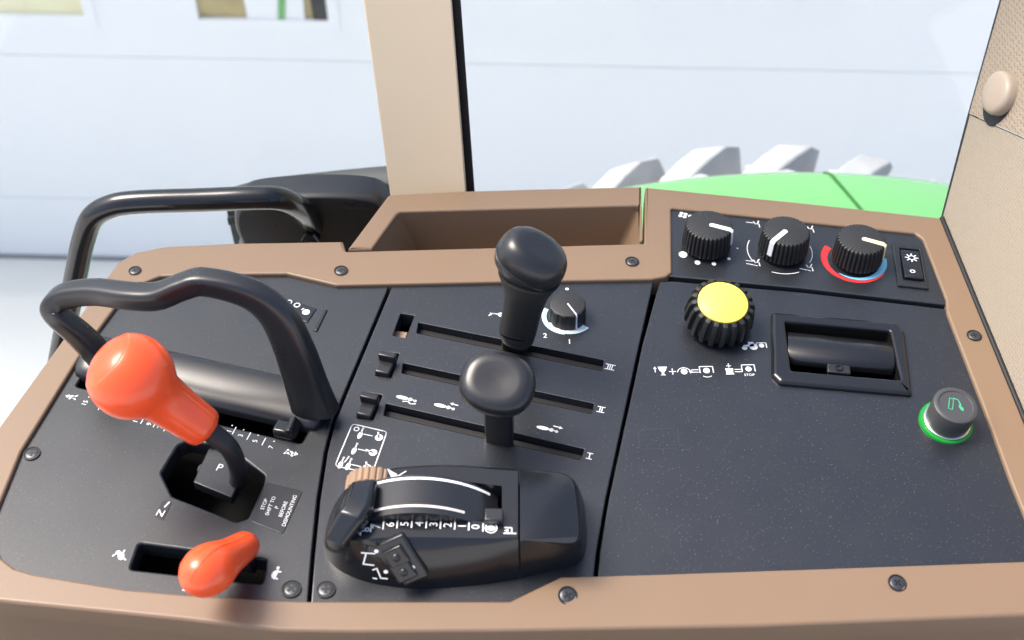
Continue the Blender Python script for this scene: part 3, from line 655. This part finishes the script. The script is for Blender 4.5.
# ================================================================== KNOBS
def ridged(n, depth, sharp=2):
    return lambda a, k: 1-depth*(0.5+0.5*math.cos(n*a))**sharp
k1 = None
for px, py, ang, lab, mm in ((706, 246.5, -22, 'black ridged climate knob beside the fan dots, pointer to the right', 'white'), (782, 252.3, 226, 'black ridged climate knob between airflow arcs, pointer towards the seat', 'white'), (856, 260.5, -24, 'black ridged climate knob on red and blue arc, pale yellow pointer', 'cream')):
    org = P(px, py, 1)
    if k1 is None:
        t = thing('climate_knob', lab, 'knob', org, 'climate control knobs in a row'); k1 = t
        bm = bmesh.new()
        pr = [(15.0, 0), (15.2, 2.6), (18.6, 3.2), (18.7, 6), (17.8, 20.0), (17.3, 21.2), (16.3, 21.8), (0.3, 22)]
        md = lambda a, k: (1-0.075*max(0, math.cos(34*a))**1.0) if 2 <= k <= 5 else 1
        lathe(bm, pr, org, Z, 204, mod=md); finish(bm, 'knob_body', 'rubber', t, 32)
        bm = bmesh.new(); e = Vector((1, 0, 0)); f_ = Vector((0, 1, 0))
        prism(bm, [org+e*(x*MM)+f_*(y*MM)+Z*(21.6*MM) for x, y in ((1, -1.9), (16.4, -1.9), (16.4, 1.9), (1, 1.9), (0, 0))], Z*(0.8*MM))
        prism(bm, [org+e*(x*MM)+f_*(-1.9*MM)+Z*(z*MM) for x, z in ((16.2, 22.4), (18.4, 21.0), (19.2, 9), (17, 9), (16, 21))], f_*(3.8*MM)); finish(bm, 'pointer', 'white', t, 30)
        k_ = t
    else:
        k_ = copy_tree(k1); k_.location = org; k_['label'] = lab
        if mm != 'white':
            for ch in k_.children:
                if ch.name.startswith('pointer'): ch.data = ch.data.copy(); ch.data.materials[0] = M[mm]
    k_.rotation_euler = (0, 0, math.radians(ang))
# small dial
org = P(567, 317.5, 0)
t = thing('flow_dial', 'small round dial numbered 1 and 2 on pale blue arc behind the tall lever', 'dial', org)
bm = bmesh.new(); lathe(bm, [(13, 0), (13.6, 0.3), (13.2, 12.8), (12.6, 13.6), (11.6, 14), (0.3, 14)], org, Z, 96, mod=lambda a, k: (1-0.04*(1 if math.cos(12*a) > 0.55 else 0)) if 1 <= k <= 2 else 1); finish(bm, 'dial_body', 'rubber', t, 32)
bm = bmesh.new(); e = Vector((0.46, -0.89, 0)); f_ = Vector((0.89, 0.46, 0))
prism(bm, [org+e*(x*MM)+f_*(y*MM)+Z*(13.8*MM) for x, y in ((0, -0.5), (12.6, -0.5), (12.6, 0.5), (0, 0.5))], Z*(0.4*MM))
prism(bm, [org+e*(x*MM)+f_*(-0.5*MM)+Z*(z*MM) for x, z in ((12.4, 14.1), (13.4, 13), (13.9, 1), (13, 1), (12.2, 13))], f_*(1*MM)); finish(bm, 'pointer', 'white', t, 30)
# yellow topped knob
org = P(716, 325, 0); ax = Vector((0.05, -0.16, 1)).normalized()
t = thing('pto_knob', 'chunky black knob with deep ribs and flat yellow top', 'knob', org)
bm = bmesh.new(); lathe(bm, [(15, -1), (15, 5), (17, 6)], org, ax, 40); finish(bm, 'collar', 'satin', t)
def md(a, k): 
    c = math.cos(20*a); f = 1/(1+math.exp(-9*(c+0.1)))
    return 1-(0.13*(1-f)) if 1 <= k <= 5 else 1
bm = bmesh.new(); lathe(bm, [(16, 4), (20.5, 4.6), (24, 6), (24.8, 10), (23.4, 23), (21.6, 26.6), (18.6, 27.4), (18.2, 26)], org, ax, 320, mod=md); finish(bm, 'ribbed_body', 'rubber', t, 32)
bm = bmesh.new(); lathe(bm, [(17.8, 25.5), (17.6, 27.4), (17.0, 27.9), (0.3, 28.2)], org, ax, 56); finish(bm, 'top_disc', 'yellow', t, 40)
# lighter
org = P(945.5, 423.5, 0)
t = thing('cigarette_lighter', 'round charcoal pop out lighter with green ring at the right panel edge', 'cigarette lighter', org)
ax = Vector((0.05, -0.1, 1)).normalized()
bm = bmesh.new(); lathe(bm, [(17.6, -2), (17.8, 1.5), (17.2, 2.6), (15.6, 2.8), (15.4, 0)], org, ax, 48); finish(bm, 'green_ring', 'greenring', t, 50)
bm = bmesh.new(); lathe(bm, [(15.6, 1), (15.4, 3.6), (14.6, 4)], org, ax, 48); finish(bm, 'metal_collar', 'chrome', t, 50)
bm = bmesh.new(); lathe(bm, [(13.8, 2), (14.2, 3.4), (14.7, 19.5), (14.2, 21), (13.1, 21.6), (11.4, 21.6), (10.8, 20.9), (0.3, 20.9)], org, ax, 48); kb = finish(bm, 'push_cap', 'lighter', t, 40)
x_, y_, z_ = frame(ax); p = Print(); p.on(org+ax*(21.2*MM), (x_*0.95-y_*0.3).normalized(), (y_*0.95+x_*0.3).normalized())
p.line([(-4.4, -4.4), (-4.4, 4.4), (-1.8, 4.4), (-1.8, -4.4)], 0.6, True).line([(-2, 5), (1, 4.8), (3.2, 1)], 0.9).poly([(1.8, 1.4), (5.2, -1), (5.4, -3.6), (3.6, -3), (2, -1)]); p.build('lighter_symbol', 'greenprint', kb)
# rocker switch
t = thing('rocker_switch', 'black rocker switch with white snowflake and circle marks', 'switch', P(910, 265, 1))
fr = XY([(892, 242.5), (921, 246.5), (929, 288.5), (898, 285)], 3); inn = XY([(899.5, 247.5), (919.5, 249.5), (924.5, 281.5), (903.5, 279)], 3)
finish(slab(fillet(fr, 0.8), [fillet(inn, 0.4)], 0, 3.0, 0.8), 'bezel', 'satin', t)
bm = bmesh.new(); q = XY([(900.5, 248.5), (918.8, 250.3), (923.3, 280.2), (904.3, 278)], 4)
v8 = [Vector((p_.x, p_.y, z*MM)) for z, ids in ((0.5, (0, 1, 2, 3)),) for p_ in [q[i] for i in ids]]
tp = [Vector((q[0].x, q[0].y, 3.4*MM)), Vector((q[1].x, q[1].y, 3.4*MM)), Vector((q[2].x, q[2].y, 5.6*MM)), Vector((q[3].x, q[3].y, 5.6*MM))]
loft(bm, [v8, tp]); rk = bev(finish(bm, 'rocker', 'gloss', t, 30), 0.8)
n_ = (tp[1]-tp[0]).cross(tp[3]-tp[0]).normalized(); n_ = n_ if n_.z > 0 else -n_
fx_ = (tp[1]-tp[0]).normalized(); fy_ = n_.cross(fx_)
p = Print(); p.on(PN(911.5, 258, tp[0], n_)+n_*(0.3*MM), fx_, fy_)
for k in range(8): a = k*math.pi/4; p.line([(2.3*math.cos(a), 2.3*math.sin(a)), (4.6*math.cos(a), 4.6*math.sin(a))], 0.9)
p.arc((0, 0), 2.3, 0, 360, 0.8); p.on(PN(912.5, 271.5, tp[0], n_)+n_*(0.3*MM), fx_, fy_).arc((0, 0), 1.6, 0, 360, 0.7); p.build('switch_symbols', 'white', rk)
# ashtray
t = thing('ashtray', 'glossy black built in ashtray with curved roll lid and wide bezel', 'ashtray', P(840, 350, 0))
ao = fillet(XY([(771, 311), (897, 321.5), (905, 331), (912.5, 393.5), (780, 382), (772, 374)], 4), [3, 3, 3, 1.5, 4, 3]); ai = fillet(XY(ash_in, 4), 2.0)
bm = slab(ao, [ai], 0, 4.2, 3.2, steps=4, bh=1.6); finish(bm, 'bezel', 'gloss', t, 45)
c4 = [P(x, y, 0) for x, y in ash_in]
bm = bmesh.new(); wp = [Vector((p_.x, p_.y, 1*MM)) for p_ in ai]; loft(bm, [wp, [Vector((p_.x, p_.y, -30*MM)) for p_ in wp]], False, True); finish(bm, 'ash_well', 'void', t, 40)
la, lb = P(787.5, 344, 0), P(893, 355, 0); lx = (lb-la).normalized(); ly = Vector((-lx.y, lx.x, 0))
bm = bmesh.new(); rings = []
for s in (0, 0.01, 0.99, 1.0):
    c = la.lerp(lb, s); f = 0.94 if s in (0, 1.0) else 1
    prof = [(-15, -5), (-14.6, -1.5), (-12.5, 0.6), (-8, 2.6), (-2, 3.4), (4, 3.0), (10, 1.0), (15, -2.6), (19, -8), (19, -12), (-10, -12)]
    rings.append([c + ly*(a*MM*f) + Z*(b*f*MM) for a, b in prof])
loft(bm, rings); finish(bm, 'roll_lid', 'gloss', t, 40)
bm = bmesh.new(); box(bm, P(838.5, 370, -3), 16, 9, 4, lx, ly); tb = bev(finish(bm, 'lid_tab', 'satin', t, 30), 1)
bm = bmesh.new(); lathe(bm, [(3.0, 0), (3.0, 2.4), (1.7, 2.4), (1.7, 1.2)], P(838.5, 369.5, -2.5), Z, 20); finish(bm, 'tab_eyelet', 'steel', tb, 40)

# ================================================================== CAB AROUND THE CONSOLE
YP = P(430, 192, 4).y + 0.018
t = thing('cab_pillar', 'beige cab pillar with black rubber seal rising behind the storage tray', 'pillar', PY(430, 200, YP))
def wall_pts(pxs, Y): return [PY(x, y, Y) for x, y in pxs]
pn = Vector((-0.36, -0.88, 0.26)).normalized(); pp0 = PY(430, 205, YP)
bm = bmesh.new(); prism(bm, [PN(x, y, pp0, pn) for x, y in ((359, -30), (392.5, 212), (468, 209), (449.5, -30))], Vector((-0.08, 1, 0)).normalized()*0.04); bev(finish(bm, 'post', 'beige', t, 30), 3)
bm = bmesh.new(); prism(bm, [PN(x, y, pp0-pn*0.008, pn) for x, y in ((445, -30), (464, 209), (476, 209), (458.5, -30))], Vector((-0.08, 1, 0)).normalized()*0.008); finish(bm, 'window_seal', 'seal', t)
# right hand upholstered panel: a near upright plane through the edge of the trim
A = P(942, 217.5, ZT-1); B = P(1024, 418, ZT-1); ed = (B-A).normalized()
nn = Vector((-abs(ed.y), -abs(ed.x)*(1 if ed.x > 0 else -1), 0)).normalized()
if nn.dot(CAM-A) < 0: nn = -nn
lean = 0.34
nn = (nn + Z*lean).normalized()
def W2(x, y, e=0): return PN(x, y, A, nn)+nn*(e*MM)
t = thing('side_upholstery', 'beige fabric covered rear side panel with round button right of the console', 'cab panel', B)
low = [(938, 234), (943, 216.5), (970, 115), (1000, 128.5), (1060, 155), (1110, 180), (1110, 680), (1020, 444)]
bm = bmesh.new(); prism(bm, [W2(*q) for q in low], -nn*0.006); finish(bm, 'lower_fabric', 'fabric', t, 30)
upp = [(970.4, 114), (1007, -14), (1110, -14), (1110, 178), (1060, 153), (1000, 126.5)]
bm = bmesh.new(); prism(bm, [W2(*q, 1.2) for q in upp], -nn*0.006); finish(bm, 'upper_fabric', 'fabric2', t, 30)
bm = bmesh.new(); prism(bm, [W2(*q, -0.8) for q in ((1002.5, -14), (1010, -14), (973, 115), (947, 217), (940, 217), (966.5, 115))], -nn*0.004); finish(bm, 'edge_seal', 'seal', t)
bm = bmesh.new(); sweep(bm, [P(942, 218, 3), P(980, 311, 3), P(1024, 417.5, 3), P(1060, 506, 3)], [(2.0, 2.0)]*4, 10, 2, caps=False); finish(bm, 'trim_seal', 'seal', t)
bm = bmesh.new(); bc = W2(1005, 95, 1.2); lathe(bm, [(17, 0), (17.5, 5), (16.5, 7.6), (14, 9), (8, 9.6), (0.3, 9.8)], bc, nn, 40, sx=0.9, sy=1.05); finish(bm, 'button_cap', 'button', t, 50)
bm = bmesh.new(); lathe(bm, [(19, 0), (18, 1)], bc-nn*0.0005+Vector((-0.002, 0.0, -0.006)), nn, 32); finish(bm, 'button_hole', 'seal', t)

# window panes
YG = YP+0.075
def pane(pts, lab):
    bm = bmesh.new(); prism(bm, pts, Vector((0, 0.005, 0))); o = finish(bm, 'window_pane', 'glass', None, 0)
    return tag(o, lab, 'window')
pl = PY(420, 0, YG).x; pr_ = PY(455, 0, YG).x
pane([Vector((-1.2, YG, -0.7)), Vector((PY(425, 200, YG).x, YG, -0.7)), Vector((pl-0.01, YG, 0.55)), Vector((-1.2, YG, 0.55))], 'large clear cab window pane left of the beige pillar')
pane([Vector((PY(440, 200, YG).x, YG, -0.25)), Vector((PY(960, 240, YG).x+0.1, YG, -0.25)), Vector((PY(1010, 0, YG).x+0.12, YG, 0.55)), Vector((pr_-0.01, YG, 0.55))], 'clear cab window pane between the beige pillar and fabric panel')

# grab rail
YR = YP-0.02
t = thing('grab_rail', 'bent black steel grab rail behind the loop lever', 'grab rail', PY(70, 300, YR))
bm = bmesh.new(); tube(bm, [PY(47, 420, YR), PY(62, 345, YR), PY(77, 270, YR), PY(84, 238, YR), PY(93, 217, YR), PY(112, 206, YR), PY(140, 202, YR), PY(200, 200, YR), PY(255, 198, YR), PY(280, 199, YR+0.004), PY(298, 207, YR+0.018), PY(309, 219, YR+0.04), PY(318, 228, YR+0.06)], 9.6, 28, 6); rl = finish(bm, 'rail_tube', 'steel', t, 60)
YB = YR+0.045
t = thing('rail_bracket', 'rounded black housing that holds the end of the grab rail', 'bracket', PY(310, 240, YB))
bo = [(233, 216), (240, 207), (256, 201), (300, 197), (345, 197), (372, 200), (384, 206), (400, 214), (400, 262), (250, 262), (240, 246), (234, 232)]
bm = bmesh.new(); rings = []
pts = [PY(x, y, YB) for x, y in bo]; cc = sum(pts, Vector())/len(pts); pts = catmull(pts, 4, True)
for f, dy in ((1.0, 0.030), (1.0, 0.012), (0.985, 0.006), (0.95, 0.001), (0.90, 0.0)): rings.append([cc+(q-cc)*f+Vector((0, dy, 0)) for q in pts])
loft(bm, rings); finish(bm, 'housing_shell', 'satin', t, 50)
bm = bmesh.new(); lathe(bm, [(8.5, 0), (8.5, 8), (7, 10), (4, 10.5), (0.3, 10.6)], PY(311, 236, YB), Vector((0, -1, 0.15)), 6); finish(bm, 'nut', 'steel', t, 30)
t3 = thing('cab_fender', 'dark grey curved front fender top seen through the left window', 'fender', PY(320, 190, YG+0.12))
YF = YG+0.10
top_ = catmull([PY(225, 203, YF), PY(262, 194, YF), PY(320, 187, YF), PY(385, 181, YF), PY(470, 176, YF)], 5)
bm = bmesh.new(); rings = []
for q in top_: rings.append([q+Vector((0, 0.024, 0.0)), q+Vector((0, 0.008, 0)), q+Vector((0, 0, -0.006)), q+Vector((0, 0.004, -0.10)), q+Vector((0, 0.024, -0.10))])
loft(bm, rings); finish(bm, 'fender_shell', 'hood', t3, 40)
bm = bmesh.new(); rings = [[q+Vector((0, -0.004, -0.017)), q+Vector((0, -0.004, -0.026)), q+Vector((0, 0.004, -0.026)), q+Vector((0, 0.004, -0.017))] for q in top_]
loft(bm, rings); finish(bm, 'rubber_strip', 'seal', t3, 30)

# ================================================================== OUTSIDE
GZ = -2.15
# rear wheel and fender (axle along Y)
AX = Vector((0.40, 0, 0))
YT0, YT1 = 0.60, 1.05
zt = PY(780, 172, 0.56).z                                 # crest of the fender
RF = 0.95; fc = Vector((PY(800, 172, 0.56).x, 0, zt-RF))
t = thing('wheel_fender', 'bright green rear wheel fender outside the right window', 'fender', Vector((fc.x, 0.5, zt)))
bm = bmesh.new(); rings = []
for i in range(41):
    a = math.radians(-52+104*i/40); dx, dz = math.sin(a), math.cos(a)
    def fp(y, r): return Vector((fc.x+dx*r, y, fc.z+dz*r))
    rings.append([fp(0.395, RF-0.02), fp(0.40, RF+0.012), fp(0.43, RF+0.02), fp(0.55, RF+0.004), fp(0.565, RF-0.004), fp(0.57, RF-0.02), fp(0.565, RF-0.024), fp(0.44, RF-0.01)])
loft(bm, rings); finish(bm, 'fender_shell', 'greenpaint', t, 50)
bm = bmesh.new()                                            # joint across the fender
q0 = PY(822, 172, 0.566); aj0 = math.asin(max(-1, min(1, (q0.x-fc.x)/RF)))
aj1 = aj0+0.035
def fs(y, a, r): return Vector((fc.x+math.sin(a)*r, y, fc.z+math.cos(a)*r))
rr_ = [(0.5655, RF-0.004), (0.55, RF+0.004), (0.49, RF+0.012), (0.43, RF+0.02), (0.40, RF+0.012)]
jr = []
for y_, r_ in rr_:
    a_ = aj0+(aj1-aj0)*(0.57-y_)/0.14; ja, jb = fs(y_, a_, r_+0.0012), fs(y_, a_+0.0045, r_+0.0012); jr.append([ja, jb, jb-Vector((0, 0, 0.003)), ja-Vector((0, 0, 0.003))])
loft(bm, jr)
finish(bm, 'joint', 'seam', t, 0)
RW = 0.52
tw = PY(765, 163, 0.90).z
wc = Vector((PY(765, 172, 0.85).x, 0, tw-RW))
GZ = -2.15
t = thing('tractor_tyre', 'large tractor tyre with thick sunlit lugs behind the green fender', 'tyre', Vector((wc.x, 0.82, wc.z)))
bm = bmesh.new(); pf = [(0.26, 0.60), (0.34, 0.585), (0.44, 0.60), (0.49, 0.625), (0.515, 0.68), (0.52, 0.75), (0.515, 0.82), (0.49, 0.88), (0.44, 0.90), (0.34, 0.91), (0.26, 0.90)]
rings = []
for r, y in pf: rings.append([Vector((wc.x+math.sin(2*math.pi*k/96)*r, y, wc.z+math.cos(2*math.pi*k/96)*r)) for k in range(96)])
loft(bm, rings, True, True); finish(bm, 'carcass', 'tyre', t, 50)
NL = 56
for i in range(NL):
    a0 = 2*math.pi*(i+0.15)/NL; far = i % 2
    deg = (math.degrees(a0)+180) % 360-180
    if abs(deg) > 75: continue
    ya, yb = (0.90, 0.735) if far else (0.60, 0.845)
    da = -0.26                                              # the lug slants back towards the middle
    bm = bmesh.new()
    def wp_(a, r, y): return Vector((wc.x+math.sin(a)*r, y, wc.z+math.cos(a)*r))
    rings = []
    for k in range(7):
        s = k/6; y = ya+(yb-ya)*s; a = a0+da*(s**0.9); hw = 0.080-0.010*s-0.02*max(0, 1-s/0.2); tw_ = 0.050-0.006*s-0.012*max(0, 1-s/0.2)
        rt = RW+0.060-0.026*max(0, 1-s/0.22)**1.5-0.02*max(0, (s-0.85)/0.15); rb = RW-0.03 if s > 0.2 else RW-0.05
        rings.append([wp_(a-hw, rb, y), wp_(a-tw_, rt-0.004, y), wp_(a-tw_+0.005, rt, y), wp_(a+tw_-0.005, rt, y), wp_(a+tw_, rt-0.004, y), wp_(a+hw, rb, y)])
    loft(bm, rings); bev(finish(bm, 'lug', 'tyre', t, 35), 16, 4)

# ground and garage door
def sheet(name, pts, m, kind='structure'):
    bm = bmesh.new(); bm.faces.new([bm.verts.new(p) for p in pts]); o = finish(bm, name, m, None, 0); o['kind'] = kind; return o
sheet('ground', [Vector((-400, -400, GZ)), Vector((400, -400, GZ)), Vector((400, 400, GZ)), Vector((-400, 400, GZ))], 'concrete')
dirg = ray(45, 258); YD = CAM.y + dirg.y*((GZ-CAM.z)/dirg.z)
sk = math.radians(-2.0)
dx_ = Vector((math.cos(sk), math.sin(sk), 0)); dn = Vector((dx_.y, -dx_.x, 0))     # door runs along dx_, faces dn
D0 = Vector((PY(45, 258, YD).x, YD, GZ))
def D(x, y): return PN(x, y, D0, dn)
t = thing('garage_door', 'white sectional garage door with small windows behind the cab', 'garage door', D0)
SEC = 0.53
def door_pt(s, z, e=0): return D0+dx_*s+Z*z+dn*e
wins = []                                                    # windows: s0, s1, z0, z1
def door_win(x0, x1, yb, hgt=0.33):
    a = D(x0, yb); b = D(x1, yb); s0, s1 = (a-D0).dot(dx_), (b-D0).dot(dx_); return (s0, s1, (a.z+b.z)/2-GZ, (a.z+b.z)/2-GZ+hgt)
wn1 = door_win(-75, 92, 29); wn2 = door_win(194, 331, 12)
wn1 = (wn1[0], wn1[1], (wn1[2]+wn2[2])/2+0.0, (wn1[3]+wn2[3])/2)
wn2 = (wn2[0], wn2[1], wn1[2], wn1[3])
zs = 0.0; zwin = wn1[2]-0.12
zlist = [0.0]; z = zwin
while z > 0.25: z -= SEC
z += SEC
zlist = [0.012] + [z+SEC*k for k in range(0, 7) if z+SEC*k > 0.05]
for za, zb in zip(zlist, zlist[1:]):
    bm = bmesh.new(); hl = []
    pts = [(-6, za+0.001), (7, za+0.001), (7, zb-0.001), (-6, zb-0.001)]
    for w_ in (wn1, wn2):
        if za < w_[2] < zb: hl.append([(w_[0], w_[2]), (w_[1], w_[2]), (w_[1], min(w_[3], zb-0.06)), (w_[0], min(w_[3], zb-0.06))])
    # panel in its own plane: slab built flat and stood up
    bm2 = slab([Vector(q) for q in pts], [[Vector(q) for q in h] for h in hl], -40, 0, 1.2, steps=3, bh=2)
    for v in bm2.verts: c = v.co.copy(); v.co = door_pt(c.x, c.y, c.z)
    finish(bm2, 'door_section', 'doorwhite', t, 35)
for i, w_ in enumerate((wn1, wn2)):
    bm = bmesh.new()
    x0, x1, z0, z1 = w_; f = 0.022
    for (a, b, c, d) in ((x0-f, x1+f, z0-f, z0+0.01), (x0-f, x1+f, z1-0.01, z1+f), (x0-f, x0+0.01, z0+0.01, z1-0.01), (x1-0.01, x1+f, z0+0.01, z1-0.01)):
        prism(bm, [door_pt(a, c, 0.004), door_pt(b, c, 0.004), door_pt(b, d, 0.004), door_pt(a, d, 0.004)], -dn*0.02)
    wf = finish(bm, 'window', 'doorwhite', t, 30)
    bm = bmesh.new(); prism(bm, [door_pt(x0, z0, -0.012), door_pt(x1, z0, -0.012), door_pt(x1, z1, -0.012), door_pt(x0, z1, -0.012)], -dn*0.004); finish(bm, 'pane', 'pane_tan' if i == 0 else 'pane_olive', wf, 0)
    if i == 1:
        for fa, fb, mm_, nm in ((0.38, 0.80, 'doorwhite', 'white_reflection'), (0.86, 0.995, 'hood', 'grey_reflection')):  # flat patches that paint the reflection seen in this pane
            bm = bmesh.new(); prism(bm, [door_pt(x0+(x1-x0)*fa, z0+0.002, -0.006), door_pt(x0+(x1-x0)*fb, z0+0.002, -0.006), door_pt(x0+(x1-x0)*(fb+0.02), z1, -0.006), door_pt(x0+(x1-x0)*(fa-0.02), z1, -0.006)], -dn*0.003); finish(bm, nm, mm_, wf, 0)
        bm = bmesh.new(); prism(bm, [door_pt(x0+(x1-x0)*0.60, z0+0.01, -0.004), door_pt(x0+(x1-x0)*0.655, z0+0.01, -0.004), door_pt(x0+(x1-x0)*0.78, z1, -0.004), door_pt(x0+(x1-x0)*0.72, z1, -0.004)], -dn*0.0015); finish(bm, 'green_reflection', 'greenpaint', wf, 0)  # green streak of the reflection, painted as a strip
bm = bmesh.new(); prism(bm, [door_pt(-6, 0, 0.006), door_pt(7, 0, 0.006), door_pt(7, 0.015, 0.006), door_pt(-6, 0.015, 0.006)], -dn*0.05); finish(bm, 'bottom_seal', 'grey', t, 0)
bm = bmesh.new(); prism(bm, [door_pt(-6, 0.0, -0.06), door_pt(7, 0.0, -0.06), door_pt(7, zlist[-1], -0.06), door_pt(-6, zlist[-1], -0.06)], -dn*0.1); finish(bm, 'door_backing', 'doorwhite', t, 0)

bm = bmesh.new(); prism(bm, [Vector((-0.9, -1.3, -0.62)), Vector((0.75, -1.3, -0.62)), Vector((0.75, -0.20, -0.62)), Vector((-0.9, -0.20, -0.62))], Vector((0, 0, 0.04))); fl = finish(bm, 'unseen_floor', 'hood', None, 30); fl['kind'] = 'structure'  # unseen cab floor, added to keep ground bounce off the console skirt
# ================================================================== LIGHT
sund = Vector((-0.46, 0.165, 0.79)).normalized()             # direction towards the sun
sl_ = bpy.data.lights.new('sun', 'SUN'); sl_.energy = 1.5; sl_.angle = math.radians(26); sl_.color = (1, 0.93, 0.84)
so = bpy.data.objects.new('sun', sl_); COL.objects.link(so); so.rotation_euler = (-sund).to_track_quat('-Z', 'Y').to_euler(); so.location = (0, 0, 5)
w = bpy.data.worlds.new('World'); S.world = w; w.use_nodes = True
sky = w.node_tree.nodes.new('ShaderNodeTexSky'); sky.sky_type = 'NISHITA'; sky.sun_disc = False
sky.sun_elevation = math.asin(sund.z); sky.sun_rotation = math.atan2(sund.x, sund.y)
sky.dust_density = 4; sky.air_density = 0.7; sky.ozone_density = 0.6
bg = w.node_tree.nodes['Background']; bg.inputs['Strength'].default_value = 0.12
w.node_tree.links.new(sky.outputs[0], bg.inputs[0])
S.view_settings.view_transform = 'Standard'; S.view_settings.look = 'None'; S.view_settings.exposure = 1.56; S.view_settings.gamma = 1
